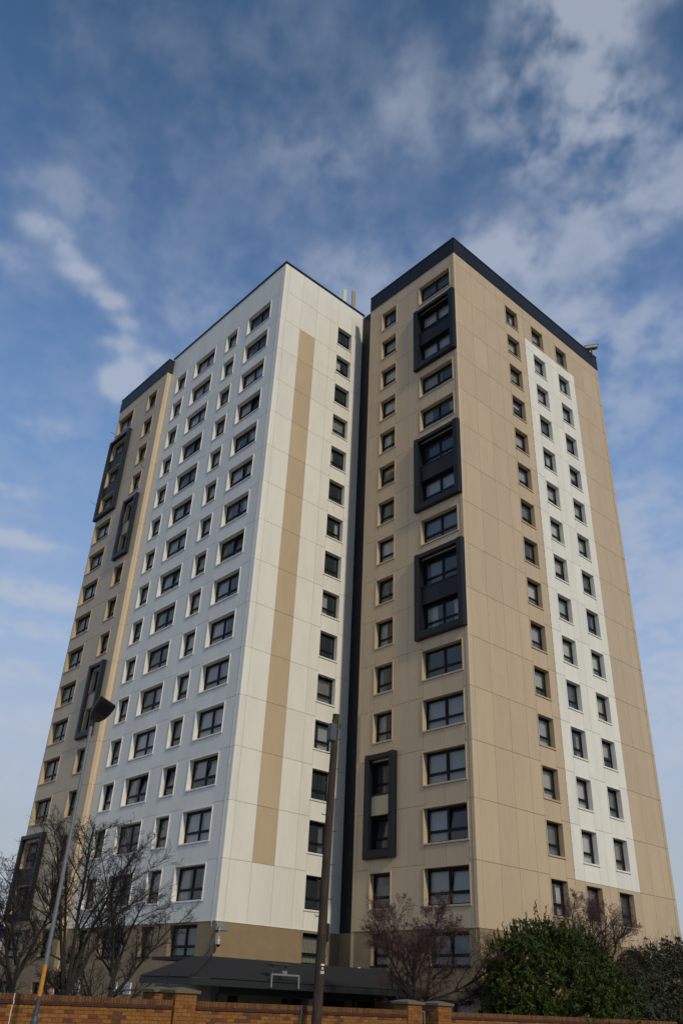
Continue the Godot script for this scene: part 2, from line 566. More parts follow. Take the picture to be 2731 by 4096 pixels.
# rounded outer corner board (L in plan), one storey high; ls along the shaded side, ll along the sunlit side; local origin at the sharp corner
func corner_mesh(ls: float, ll: float, h: float) -> Mesh:
	var key := "corner %.3f %.3f %.3f" % [ls, ll, h]
	if cache.has(key):
		return cache[key]
	var st := mb()
	var R := 0.07
	var pts: Array[Vector3] = [Vector3(0, 0, -ls)]
	var nrm: Array[Vector3] = [Vector3(-1, 0, 0)]
	for k in 9:
		var a := PI / 2 * k / 8.0
		pts.append(Vector3(R - R * cos(a), 0, -R + R * sin(a)))
		nrm.append(Vector3(-cos(a), 0, sin(a)))
	pts.append(Vector3(ll, 0, 0))
	nrm.append(Vector3(0, 0, 1))
	var up := Vector3(0, h, 0)
	for k in pts.size() - 1:
		var p := [pts[k], pts[k + 1], pts[k + 1] + up, pts[k] + up]
		var q := [nrm[k], nrm[k + 1], nrm[k + 1], nrm[k]]
		var order := [0, 1, 2, 0, 2, 3]
		if (p[1] - p[0]).cross(p[2] - p[0]).dot(nrm[k]) > 0.0:
			order = [0, 2, 1, 0, 3, 2]
		for i in order:
			st.set_normal(q[i])
			st.add_vertex(p[i])
	# top and bottom lips
	for e in [[0.0, -1.0], [h, 1.0]]:
		var y: float = e[0]
		var back := Vector3(0.028, y, -0.028)
		for k in pts.size() - 1:
			var a2: Vector3 = pts[k] + Vector3(0, y, 0)
			var b2: Vector3 = pts[k + 1] + Vector3(0, y, 0)
			var a3: Vector3 = a2 - nrm[k] * 0.028
			var b3: Vector3 = b2 - nrm[k + 1] * 0.028
			quad(st, a2, b2, b3, a3, Vector3(0, e[1], 0))
	cache[key] = st.commit()
	return cache[key]

# ---------------------------------------------------------------- windows
const DEPTH := 0.24      # from the face to the front of the window frame
# ring round an opening w x h centred on x, bottom at y = 0: trim proud of the wall plus a liner of the reveal
func surround_mesh(w: float, h: float) -> Mesh:
	var key := "surround %.3f %.3f" % [w, h]
	if cache.has(key):
		return cache[key]
	var st := mb()
	var prof := [[0.055, -0.02], [0.055, 0.030], [0.048, 0.036], [0.006, 0.036], [0.0, 0.030], [0.0, -DEPTH - 0.03]]   # outward from the opening, n
	for k in prof.size() - 1:
		var a: Array = prof[k]
		var b: Array = prof[k + 1]
		var ca := rect_ring(w, h, a[0], a[1])
		var cb := rect_ring(w, h, b[0], b[1])
		for s in 4:
			var t := (s + 1) % 4
			var dirs := [Vector3(0, -1, 0), Vector3(1, 0, 0), Vector3(0, 1, 0), Vector3(-1, 0, 0)]
			var out: Vector3 = dirs[s]
			var dn := Vector2(b[1] - a[1], -(b[0] - a[0]))      # profile normal (outward, n), turned left of travel
			var n: Vector3 = (out * dn.x + Vector3(0, 0, 1) * dn.y).normalized()
			quad(st, ca[s], ca[t], cb[t], cb[s], n)
	# sill: thin lip under the opening
	cbox(st, Vector3(-w / 2 - 0.07, -0.088, -0.02), Vector3(w / 2 + 0.07, -0.062, 0.05), 0.004)
	cache[key] = st.commit()
	return cache[key]

func rect_ring(w: float, h: float, o: float, n: float) -> Array:
	return [Vector3(-w / 2 - o, -o, n), Vector3(w / 2 + o, -o, n), Vector3(w / 2 + o, h + o, n), Vector3(-w / 2 - o, h + o, n)]

# dark frame; returns [mesh, list of pane rectangles (x0,x1,y0,y1)]
func frame_mesh(w: float, h: float, cols: int, tilted: int) -> Array:
	var key := "frame %.3f %.3f %d %d" % [w, h, cols, tilted]
	if cache.has(key):
		return cache[key]
	var st := mb()
	var z0 := -DEPTH - 0.07
	var z1 := -DEPTH
	var f := 0.078
	cbox(st, Vector3(-w / 2, 0, z0), Vector3(-w / 2 + f, h, z1), 0.005)
	cbox(st, Vector3(w / 2 - f, 0, z0), Vector3(w / 2, h, z1), 0.005)
	cbox(st, Vector3(-w / 2 + f, 0, z0), Vector3(w / 2 - f, f, z1), 0.005)
	cbox(st, Vector3(-w / 2 + f, h - f - 0.03, z0), Vector3(w / 2 - f, h, z1), 0.005)
	var panes := []
	var ty := h * 0.315
	var xs := []
	if cols == 2:
		cbox(st, Vector3(-0.055, f, z0), Vector3(0.055, h - f - 0.03, z1 + 0.002), 0.005)
		xs = [[-w / 2 + f, -0.055], [0.055, w / 2 - f]]
	else:
		xs = [[-w / 2 + f, w / 2 - f]]
	var ci := 0
	for x in xs:
		cbox(st, Vector3(x[0], ty - 0.045, z0), Vector3(x[1], ty + 0.045, z1 + 0.001), 0.005)
		panes.append([x[0], x[1], f, ty - 0.045, false])
		var up := [x[0], x[1], ty + 0.045, h - f - 0.03, ci == tilted]
		panes.append(up)
		if ci != tilted:
			# sash bead round the upper light
			for e in [[x[0], x[0] + 0.032, up[2], up[3]], [x[1] - 0.032, x[1], up[2], up[3]], [x[0] + 0.032, x[1] - 0.032, up[2], up[2] + 0.032], [x[0] + 0.032, x[1] - 0.032, up[3] - 0.032, up[3]]]:
				box(st, Vector3(e[0], e[2], z0 + 0.02), Vector3(e[1], e[3], z1 - 0.012))
		ci += 1
	var r := [st.commit(), panes]
	cache[key] = r
	return r

func pane_mesh(w: float, h: float) -> Mesh:
	var key := "pane %.3f %.3f" % [w, h]
	if not cache.has(key):
		var st := mb()
		quad(st, Vector3(0, 0, 0), Vector3(w, 0, 0), Vector3(w, h, 0), Vector3(0, h, 0), Vector3(0, 0, 1))
		cache[key] = st.commit()
	return cache[key]

func sash_mesh(w: float, h: float) -> Mesh:
	var key := "sash %.3f %.3f" % [w, h]
	if not cache.has(key):
		var st := mb()
		var f := 0.045
		box(st, Vector3(0, 0, -0.025), Vector3(f, h, 0.025))
		box(st, Vector3(w - f, 0, -0.025), Vector3(w, h, 0.025))
		box(st, Vector3(f, 0, -0.025), Vector3(w - f, f, 0.025))
		box(st, Vector3(f, h - f, -0.025), Vector3(w - f, h, 0.025))
		cache[key] = st.commit()
	return cache[key]

# gathered cloth from x0 to x1
func cloth_mesh(w: float, h: float, folds: float, amp: float) -> Mesh:
	var key := "cloth %.3f %.3f %.2f %.3f" % [w, h, folds, amp]
	if cache.has(key):
		return cache[key]
	var st := mb()
	var n := maxi(10, int(folds * 6.0))
	for i in n:
		var p := []
		var q := []
		for e in [i, i + 1]:
			var u := float(e) / n
			var a := u * folds * TAU
			p.append(Vector3(u * w, 0, sin(a) * amp + sin(a * 0.37 + 1.0) * amp * 0.5))
			var d := cos(a) * amp * folds * TAU / w
			q.append(Vector3(-d, 0, 1).normalized())
		var up := Vector3(0, h, 0)
		var v := [p[0], p[1], p[1] + up, p[0] + up]
		var nn := [q[0], q[1], q[1], q[0]]
		for k in [0, 2, 1, 0, 3, 2]:
			st.set_normal(nn[k])
			st.add_vertex(v[k])
	cache[key] = st.commit()
	return cache[key]

func blind_mesh(w: float, h: float) -> Mesh:
	var key := "blind %.3f %.3f" % [w, h]
	if cache.has(key):
		return cache[key]
	var st := mb()
	var n := int(w / 0.082)
	var s := w / n
	for i in n:
		var x := s * i
		var a := Vector3(x + 0.006, 0, 0.016)
		var b := Vector3(x + s - 0.006, 0, -0.016)
		quad_auto(st, a, b, b + Vector3(0, h, 0), a + Vector3(0, h, 0), Vector3(x, h / 2, -5))
	box(st, Vector3(0, h, -0.02), Vector3(w, h + 0.035, 0.02))
	cache[key] = st.commit()
	return cache[key]

# face, centre h, width w, bottom y, height; trim colour or "" for none
func window(face: String, hc: float, w: float, y: float, h: float, trim: String, set := -1, tilt := -1) -> Node3D:
	var o := Node3D.new()
	o.name = "window"
	tower.add_child(o, true)
	o.transform = FACES[face] * Transform3D(Basis.IDENTITY, Vector3(hc, y, 0))
	if trim != "":
		put("surround", surround_mesh(w, h), M[trim + "_trim"], o)
	var cols := 2 if w > 2.0 else 1
	if tilt >= cols:
		tilt = cols - 1
	var fr := frame_mesh(w, h, cols, tilt)
	put("frame", fr[0], M["frame"], o)
	for p in fr[1]:
		var pw: float = p[1] - p[0]
		var ph: float = p[3] - p[2]
		if p[4]:
			var s := put("sash", sash_mesh(pw, ph), M["frame"], o)
			s.position = Vector3(p[0], p[2], -DEPTH - 0.03)
			s.rotation.x = deg_to_rad(-9.0)
			var g := put("pane", pane_mesh(pw - 0.09, ph - 0.09), M["glass"], o)
			g.transform = s.transform * Transform3D(Basis.IDENTITY, Vector3(0.045, 0.045, 0))
		else:
			var g := put("pane", pane_mesh(pw, ph), M["glass"], o, Vector3(p[0], p[2], -DEPTH - 0.04))
			g.rotation = Vector3(rng.randf_range(-0.009, 0.009), rng.randf_range(-0.009, 0.009), 0)
	dress(o, w, h, set)
	return o

# what hangs behind the glass: 0 nothing, 1 net, 2 drawn aside, 3 vertical blinds, 4 one curtain, 5 roller blind
func dress(o: Node3D, w: float, h: float, set: int) -> void:
	if set < 0:
		var r := rng.randf()
		set = 0 if r < 0.20 else (1 if r < 0.40 else (2 if r < 0.60 else (3 if r < 0.72 else (4 if r < 0.9 else 5))))
	var z := -DEPTH - 0.17
	var c := rng.randi_range(0, 2)
	if rng.randf() < 0.18:
		c = rng.randi_range(3, 4)
	var m: Material = M["cloth%d" % c]
	var a := w * 0.96
	match set:
		1:
			put("net_curtain", cloth_mesh(a, h, 13.0 * a / 2.0, 0.012), m, o, Vector3(-a / 2, 0, z))
		2:
			var q := a * rng.randf_range(0.16, 0.3)
			put("curtain", cloth_mesh(snappedf(q, 0.1), h, 4.0, 0.022), m, o, Vector3(-a / 2, 0, z))
			put("curtain", cloth_mesh(snappedf(q, 0.1), h, 4.0, 0.022), m, o, Vector3(a / 2 - snappedf(q, 0.1), 0, z))
		3:
			put("blind", blind_mesh(a, h - 0.08), m, o, Vector3(-a / 2, 0.0, z))
		4:
			var q := snappedf(a * rng.randf_range(0.35, 0.6), 0.1)
			var x := -a / 2 if rng.randf() < 0.6 else a / 2 - q
			put("curtain", cloth_mesh(q, h, 6.0, 0.02), m, o, Vector3(x, 0, z))
		5:
			var q := snappedf(h * rng.randf_range(0.3, 0.8), 0.2)
			put("blind", cloth_mesh(a, q, 1.0, 0.002), m, o, Vector3(-a / 2, h - q, z))

# ---------------------------------------------------------------- dark box frames round two or three storeys of windows
func box_frame(face: String, h0: float, h1: float, ktop: int, kbot: int, side: float, infill: String) -> void:
	var y1 := JY(ktop) + 0.25
	var y0 := JY(kbot) - 1.72 - 0.42
	var o := Node3D.new()
	o.name = "box_frame"
	tower.add_child(o, true)
	o.transform = FACES[face]
	var P := 0.26
	var c := 0.05
	var bars := [["jamb", h0, h0 + side, y0, y1], ["jamb", h1 - side, h1, y0, y1], ["head", h0 + side, h1 - side, y1 - 0.27, y1], ["foot", h0 + side, h1 - side, y0, y0 + 0.40]]
	for b in bars:
		var st := mb()
		if b[0] == "jamb":
			# outer front arris chamfered
			var outer: float = b[1] if b[1] == h0 else b[2]
			var inner: float = b[2] if b[1] == h0 else b[1]
			var s := 1.0 if inner > outer else -1.0
			var q := [Vector2(outer, 0.002), Vector2(outer, P - c), Vector2(outer + s * c, P), Vector2(inner - s * 0.02, P), Vector2(inner, P - 0.02), Vector2(inner, -0.02)]
			var mid := Vector3((outer + inner) / 2, (y0 + y1) / 2, P / 2)
			for k in q.size() - 1:
				quad_auto(st, Vector3(q[k].x, y0, q[k].y), Vector3(q[k + 1].x, y0, q[k + 1].y), Vector3(q[k + 1].x, y1, q[k + 1].y), Vector3(q[k].x, y1, q[k].y), mid)
			for yy in [y0, y1]:
				for k in range(1, q.size() - 1):
					tri(st, Vector3(q[0].x, yy, q[0].y), Vector3(q[k].x, yy, q[k].y), Vector3(q[k + 1].x, yy, q[k + 1].y), Vector3(0, 1 if yy == y1 else -1, 0))
		else:
			var hi: bool = b[0] == "head"
			var q := [Vector2(b[4], -0.002), Vector2(b[4], P - c - 0.002), Vector2(b[4] - c, P - 0.002), Vector2(b[3] + 0.02, P - 0.002), Vector2(b[3], P - 0.022), Vector2(b[3], -0.02)]
			if not hi:
				q = [Vector2(b[3], -0.002), Vector2(b[3], P - c - 0.002), Vector2(b[3] + c, P - 0.002), Vector2(b[4] - 0.02, P - 0.002), Vector2(b[4], P - 0.022), Vector2(b[4], -0.02)]
			var mid := Vector3((b[1] + b[2]) / 2, (b[3] + b[4]) / 2, P / 2)
			for k in q.size() - 1:
				quad_auto(st, Vector3(b[1], q[k].x, q[k].y), Vector3(b[2], q[k].x, q[k].y), Vector3(b[2], q[k + 1].x, q[k + 1].y), Vector3(b[1], q[k + 1].x, q[k + 1].y), mid)
		put(b[0], st.commit(), M["dark"], o)
	for k in range(kbot, ktop):
		# boards between one window and the next
		var a := JY(k) - 0.16
		var b := JY(k + 1) - 1.72
		var i0 := h0 + side
		var i1 := h1 - side
		var mid := (i0 + i1) / 2
		if infill == "dark":
			for e in [[i0, mid], [mid, i1]]:
				put("infill_panel", board_mesh(e[1] - e[0] - 0.01, b - a), M["dark2"], o, Vector3(e[0] + 0.005, a, 0.03))
		else:
			put("infill_panel", board_mesh(i1 - i0 - 0.01, b - a), M[infill + "0"], o, Vector3(i0 + 0.005, a, 0.02))
		var st := mb()
		cbox(st, Vector3(i0, b - 0.05, -0.15), Vector3(i1, b, 0.06), 0.006)
		put("sill", st.commit(), M["dark2"], o)

# ---------------------------------------------------------------- the tower
# cols: window columns [centre, width, name]; piers: joint positions of the full-height boards between
func facade(face: String, called: String, h0: float, h1: float, cols: Array, cuts: Array, ktop: int, top: float, colour: Callable, jm: String, framed: Callable) -> MeshInstance3D:
	var holes := []
	for c in cols:
		for k in range(2, ktop + 1):
			holes.append([c[0] - c[1] / 2 - 0.02, c[0] + c[1] / 2 + 0.02, JY(k) - 1.72, JY(k) - 0.15])
	var wall := face_node(face, called, holed(h0, h1, JY(1), top, holes, -0.028, 0.27), M[jm])
	for i in cuts.size() - 1:
		var a: float = cuts[i]
		var b: float = cuts[i + 1]
		var mid := (a + b) / 2
		var col := []
		for c in cols:
			if absf(mid - c[0]) < c[1] / 2 + 0.02:
				col = c
		if col.is_empty():
			for k in range(1, ktop + 1):
				var y1 := JY(k + 1) if k < ktop else top
				var cut := JY(16) - 1.79
				if k == 15 and colour.call(mid, JY(15) + 0.5) != colour.call(mid, JY(15) + 1.5):
					board(wall, a, b, JY(k), cut, colour.call(mid, JY(15) + 0.5))
					board(wall, a, b, cut, y1, colour.call(mid, JY(15) + 1.5))
				else:
					board(wall, a, b, JY(k), y1, colour.call(mid, JY(k) + 1.0))
		else:
			for k in range(1, ktop + 1):
				if k < ktop and framed.call(col[2], k) and framed.call(col[2], k + 1) and framed.call(col[2], -k) == framed.call(col[2], -(k + 1)):
					continue
				var y0 := JY(k) if k == 1 else JY(k) - 0.17 + 0.056
				var y1 := JY(k + 1) - 1.70 - 0.09 if k < ktop else top
				var parts := [[a, b]]
				if b - a > 2.0:
					parts = [[a, mid], [mid, b]]
				for p in parts:
					if k == 2 and colour.call(mid, JY(2) - 0.5) != colour.call(mid, JY(2) + 0.5):
						board(wall, p[0], p[1], y0, JY(2), colour.call(mid, JY(2) - 0.5))
						board(wall, p[0], p[1], JY(2), y1, colour.call(mid, JY(2) + 0.5))
					else:
						board(wall, p[0], p[1], y0, y1, colour.call(mid, y0 + 0.3))
	return wall

func make_tower() -> void:
	tower = thing("tower_block", "tall tower block clad in white and tan boards with dark framed windows", "building")
	var white := func(_h: float, _y: float) -> String: return "white"
	var tan := func(_h: float, _y: float) -> String: return "tan"
	# frames: which storeys of which column stand in a dark box frame; a negative storey asks for the frame's number
	var pick := func(list: Array, col: String, k: int) -> Variant:
		for i in list.size():
			if list[i][0] == col and absi(k) <= list[i][1] and absi(k) >= list[i][2]:
				return i if k < 0 else true
		return -1 if k < 0 else false
	var ts_frames := [["big", 15, 14], ["big", 11, 10], ["big", 8, 7], ["small", 4, 3]]
	var ls_frames := [["big", 15, 13], ["small", 12, 11], ["small", 7, 6], ["big", 3, 2]]
	var none := func(_c: String, k: int) -> Variant: return -1 if k < 0 else false
	var in_ts := func(c: String, k: int) -> Variant: return pick.call(ts_frames, c, k)
	var in_ls := func(c: String, k: int) -> Variant: return pick.call(ls_frames, c, k)

	# window columns (centre, clear width)
	var ws := [[-12.60, 1.34, "small"], [-9.325, 2.62, "big"], [-5.875, 1.34, "small"], [-2.64, 2.60, "big"]]
	var ls := [[-20.52, 2.56, "big"], [-16.20, 1.34, "small"]]
	var ts := [[3.785, 1.36, "small"], [7.94, 2.64, "big"]]
	var wl := [[5.70, 1.32, "small"]]
	var tl := [[12.39, 1.32, "small"], [15.30, 1.34, "small"], [18.17, 1.32, "small"]]
	var e := func(cols: Array) -> Array:
		var r := []
		for c in cols:
			r.append(c[0] - c[1] / 2)
			r.append(c[0] + c[1] / 2)
		return r

	# white wing
	var cuts: Array = [-LU] + e.call(ws) + [-0.40]
	facade("Ws", "white_wall", -LU, -0.16, ws, cuts, 16, PW - 0.10, white, "jointw", none)
	var stripe := func(h: float, y: float) -> String: return "tan" if h > 1.69 and h < 3.03 and y > JY(2) and y < JY(15) else "white"
	cuts = [0.405, 1.69, 3.03, 4.33] + e.call(wl) + [XW]
	facade("Wl", "white_wall", 0.16, XW, wl, cuts, 16, PW - 0.10, stripe, "jointw", none)
	# far tan wing and its sunlit return
	cuts = [ZL + 0.35] + e.call(ls) + [-LU - 0.30]
	facade("Ls", "tan_wall", ZL + 0.16, -LU - 0.16, ls, cuts, 16, PB, tan, "joint", in_ls)
	# tan wing
	cuts = [ZI, 2.11] + e.call(ts) + [ZT - 0.22]
	cuts.insert(4, 5.56)
	facade("Ts", "tan_wall", ZI, ZT - 0.16, ts, cuts, 16, PB, tan, "joint", in_ts)
	var patch := func(h: float, y: float) -> String: return "white" if h > 13.765 and h < 19.61 and y > JY(2) - 0.01 and y < JY(16) - 1.75 else "tan"
	cuts = [XB + 0.35, 8.11, 9.45, 10.79] + e.call([tl[0]]) + [13.765] + e.call([tl[1]]) + [16.70] + e.call([tl[2]]) + [19.61, 20.9, 22.2, XR - 0.3]
	facade("Tl", "tan_wall", XB + 0.16, XR - 0.16, tl, cuts, 16, PB, patch, "joint", none)

	# rounded corners
	var corners := [[Vector3(0, 0, 0), 0.40, 0.405, "white", PW - 0.10], [Vector3(XB, 0, ZT), 0.22, 0.35, "tan", PB], [Vector3(-DL, 0, -LU), 0.30, DL + 0.0, "tan", PB]]
	for c in corners:
		for k in range(1, 17):
			var y0 := JY(k)
			var y1: float = JY(k + 1) if k < 16 else c[4]
			var o := put("corner_panel", corner_mesh(c[1] - GAP / 2, c[2] - GAP / 2, y1 - y0 - GAP), M[c[3] + str(rng.randi_range(0, 2))], tower)
			o.position = c[0] + Vector3(0, y0 + GAP / 2, 0)
	# far ends of the two tan wings turn their corners too
	for k in range(1, 17):
		var y0 := JY(k)
		var y1: float = JY(k + 1) if k < 16 else PB
		var st := mb()
		cbox(st, Vector3(XR - 0.3 + GAP / 2, y0 + GAP / 2, ZT - 0.3), Vector3(XR, y1 - GAP / 2, ZT), 0.02)
		put("corner_panel", st.commit(), M["tan%d" % rng.randi_range(0, 2)], tower)
		st = mb()
		cbox(st, Vector3(-DL, y0 + GAP / 2, ZL), Vector3(-DL + 0.3, y1 - GAP / 2, ZL + 0.35 - GAP / 2), 0.02)
		put("corner_panel", st.commit(), M["tan%d" % rng.randi_range(0, 2)], tower)

	# base storeys in darker render
	var hb := []
	for c in ws:
		hb.append([c[0] - (c[1] - 0.25) / 2, c[0] + (c[1] - 0.25) / 2, 3.10, 4.42])
	base_wall("Ws", -LU, 0.0, 0.0, hb)
	hb = []
	for c in ls:
		hb.append([c[0] - (c[1] - 0.25) / 2, c[0] + (c[1] - 0.25) / 2, 3.10, 4.42])
		hb.append([c[0] - (c[1] - 0.35) / 2, c[0] + (c[1] - 0.35) / 2, 0.55, 1.86])
	base_wall("Ls", ZL, -LU, 0.0, hb)
	base_wall("Ll", -DL, 0.0, 0.0, [])
	base_wall("Wl", 0.0, XW, BASE, [[5.06, 6.40, 3.10, 4.42]])
	hb = [[3.26, 4.35, 3.10, 4.40], [6.79, 9.12, 3.10, 4.41], [6.90, 9.12, 0.62, 1.88]]
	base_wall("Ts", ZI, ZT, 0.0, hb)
	hb = []
	for c in tl:
		hb.append([c[0] - 0.6, c[0] + 0.6, 3.10, 4.42])
	base_wall("Tl", XB, XR, 0.0, hb)

	# windows of the upper storeys
	for k in range(2, 17):
		var y := JY(k) - 1.70
		for c in ws:
			window("Ws", c[0], c[1], y, 1.53, "white", -1, open_light(c[2], "Ws", k))
		for c in wl:
			window("Wl", c[0], c[1], y, 1.53, "white", [0, 4, 0, 2, 0, 4, 3][k % 7])
		for c in ls:
			window("Ls", c[0], c[1], y, 1.53, "tan", -1, open_light(c[2], "Ls", k))
		for c in ts:
			var set := -1
			if c[2] == "big":
				set = [3, 0, 2, 4, 3][k % 5]
			if k == 2:
				set = 3
			window("Ts", c[0], c[1], y, 1.53, "dark" if in_ts.call(c[2], k) else "tan", set, open_light(c[2], "Ts", k))
		for i in 3:
			var c: Array = tl[i]
			window("Tl", c[0], c[1], y, 1.53, "white" if i > 0 and k > 2 and k < 16 else "tan", [1, 1, 3, 1, 5, 1, 2][(k * 3 + i * 5) % 7])
	# the box frames themselves
	for f in ts_frames:
		if f[0] == "big":
			box_frame("Ts", 6.24, 9.66, f[1], f[2], 0.36, "dark")
		else:
			box_frame("Ts", 2.72, 4.85, f[1], f[2], 0.36, "tan")
	for f in ls_frames:
		if f[0] == "big":
			box_frame("Ls", -22.15, -18.88, f[1], f[2], 0.34, "dark")
		else:
			box_frame("Ls", -17.22, -15.18, f[1], f[2], 0.33, "tan")

	# parapets: dark cladding in tall sheets with a coping
	parapet([Vector3(XB, 0, ZI), Vector3(XB, 0, ZT), Vector3(XR, 0, ZT), Vector3(XR, 0, ZI)], PB, PT, 0.05)
	parapet([Vector3(-DL, 0, ZL), Vector3(-DL, 0, -LU), Vector3(0.25, 0, -LU)], PB, PT, 0.05)
	var st := mb()
	cbox(st, Vector3(-0.06, PW - 0.17, -LU - 0.1), Vector3(0.2, PW, 0.06), 0.01)
	cbox(st, Vector3(0.2, PW - 0.168, -0.2), Vector3(XW + 0.1, PW - 0.002, 0.06), 0.01)
	put("coping", st.commit(), M["dark"], tower)

	# dark recess between the wings
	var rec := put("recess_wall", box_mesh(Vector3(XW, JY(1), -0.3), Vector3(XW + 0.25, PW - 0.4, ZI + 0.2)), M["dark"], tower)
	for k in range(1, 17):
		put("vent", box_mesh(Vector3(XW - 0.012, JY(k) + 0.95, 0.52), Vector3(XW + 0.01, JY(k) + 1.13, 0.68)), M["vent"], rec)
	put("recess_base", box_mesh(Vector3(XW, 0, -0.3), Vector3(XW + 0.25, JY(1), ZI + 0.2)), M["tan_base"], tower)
	# hidden sides
	put("rear_wall", box_mesh(Vector3(XB, 0, ZI), Vector3(XR, PB, ZI + 0.2)), M["tan0"], tower)
	put("rear_wall", box_mesh(Vector3(XR - 0.25, 0, ZI + 0.2), Vector3(XR - 0.002, PB, ZT - 0.3)), M["tan1"], tower)
	put("rear_wall", box_mesh(Vector3(-DL + 0.3, 0, ZL), Vector3(14, PB, ZL + 0.25)), M["tan1"], tower)
	put("rear_wall", box_mesh(Vector3(14, 0, ZL), Vector3(14.25, PB, ZI)), M["tan0"], tower)
	# floors, ceilings and an inner wall, so that the rooms behind the glass are rooms
	for k in range(0, 17):
		var y := JY(k) + 0.12 if k > 0 else 2.0
		var s := mb()
		box(s, Vector3(0.27, y, -LU), Vector3(14, y + 0.2, -0.27))
		box(s, Vector3(-DL + 0.27, y, ZL + 0.25), Vector3(14, y + 0.2, -LU - 0.002))
		box(s, Vector3(XB + 0.27, y, ZI + 0.2), Vector3(XR - 0.25, y + 0.2, ZT - 0.27))
		put("floor_slab", s.commit(), M["inside"], tower)
	var iw := mb()
	box(iw, Vector3(4.2, 0, -LU), Vector3(4.4, PB, -4.2))
	box(iw, Vector3(4.4, 0, -4.4), Vector3(14, PB, -4.2))
	box(iw, Vector3(4.2, 0, ZL + 0.25), Vector3(4.4, PB, -LU))
	box(iw, Vector3(10.6, 0, ZI + 0.2), Vector3(10.8, PB, 6.0))
	box(iw, Vector3(10.8, 0, 5.8), Vector3(XR - 0.3, PB, 6.0))
	for z in [-4.3, -7.2, -11.1, -14.5, -18.0]:
		box(iw, Vector3(0.3, 0, z - 0.05), Vector3(4.2, PB, z + 0.05))
	for z in [5.2]:
		box(iw, Vector3(XB + 0.3, 0, z - 0.05), Vector3(10.6, PB, z + 0.05))
	for x in [11.0, 13.9, 16.8, 19.8]:
		box(iw, Vector3(x - 0.05, 0, 6.0), Vector3(x + 0.05, PB, ZT - 0.3))
	put("inner_wall", iw.commit(), M["inside"], tower)
	# roofs
	put("roof", box_mesh(Vector3(0.2, PB, ZL + 0.3), Vector3(14, PB + 0.2, -0.2)), M["flat_roof"], tower)
	put("roof", box_mesh(Vector3(XB + 0.2, PB - 0.02, ZI + 0.2), Vector3(XR - 0.2, PB + 0.18, ZT - 0.2)), M["flat_roof"], tower)
	# lightning conductors: tape with clips
	tape("Ws", -0.33, 4.3, PW - 0.15, 0.88)
	tape("Ts", ZT - 0.18, 4.0, PB - 0.1, 0.88)
	tape("Tl", 13.74, 1.0, PT - 0.1, 0.58)
	tape("Tl", XR - 0.33, 1.0, PT - 0.1, 0.62)
	tape("Ll", -0.17, 1.0, PB - 0.1, 0.88)
	# white louvred vents low on the shaded face
	for z in [-12.1, -8.2, -6.85]:
		vent_grille("Ws", z, 1.52)
	# drip trim between base and boards
	for t in [["Ws", -LU, -0.0], ["Wl", 0.0, XW], ["Ts", ZI, ZT], ["Tl", XB, XR], ["Ls", ZL, -LU]]:
		face_node(t[0], "base_trim", box_mesh(Vector3(t[1], JY(1) - 0.03, -0.02), Vector3(t[2], JY(1) + 0.006, 0.022), 0.004), M["white_trim" if t[0][0] == "W" else "tan_trim"])
	# thin aerials on the far wing
	var ar := mb()
	rod(ar, Vector3(-DL - 0.2, JY(15) + 0.1, -20.6), Vector3(-DL - 0.75, JY(15) + 0.75, -21.3), 0.018, 6)
	put("aerial", ar.commit(), M["cable"], tower)
	ar = mb()
	rod(ar, Vector3(-DL - 0.01, JY(13) - 0.05, -15.45), Vector3(-DL - 0.25, JY(13) + 0.22, -15.4), 0.02, 6)
	put("aerial", ar.commit(), M["cable"], tower)
	ar = mb()
	rod(ar, Vector3(-DL - 0.2, JY(13) - 0.6, -22.2), Vector3(-DL - 0.55, JY(13) - 0.2, -22.6), 0.016, 6)
	put("aerial", ar.commit(), M["cable"], tower)

func open_light(kind: String, face: String, k: int) -> int:
	if face == "Ws":
		if kind == "small" and k == 4:
			return 0
		if kind == "big" and (k == 4 or k == 9 or k == 11 or k == 13):
			return 1
	if face == "Ts":
		if kind == "small" and (k == 15 or k == 3):
			return 0
		if kind == "big" and (k == 3 or k == 2):
			return 1
	if face == "Ls" and kind == "small" and k == 3:
		return 0
	return -1

func base_wall(face: String, h0: float, h1: float, y0: float, holes: Array) -> void:
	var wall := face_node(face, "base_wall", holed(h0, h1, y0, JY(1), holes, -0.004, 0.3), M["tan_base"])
	wall.name = "base_wall"
	for q in holes:
		window(face, (q[0] + q[1]) / 2, q[1] - q[0], q[2], q[3] - q[2], "", 3 if q[2] > 2.0 else 1)
		var st := mb()
		cbox(st, Vector3(q[0] - 0.03, q[2] - 0.06, -0.2), Vector3(q[1] + 0.03, q[2], 0.03), 0.006)
		face_node(face, "sill", st.commit(), M["frame"])

func tape(face: String, h: float, y0: float, y1: float, step: float) -> void:
	var st := mb()
	box(st, Vector3(h - 0.011, y0, 0.004), Vector3(h + 0.011, y1, 0.014))
	var y := y0 + 0.2
	while y < y1:
		box(st, Vector3(h - 0.024, y - 0.018, 0.002), Vector3(h + 0.024, y + 0.018, 0.034))
		y += step
	var tan_face := face[0] == "T"
	face_node(face, "lightning_tape", st.commit(), M["white_trim"] if not tan_face else M["tan_trim"])

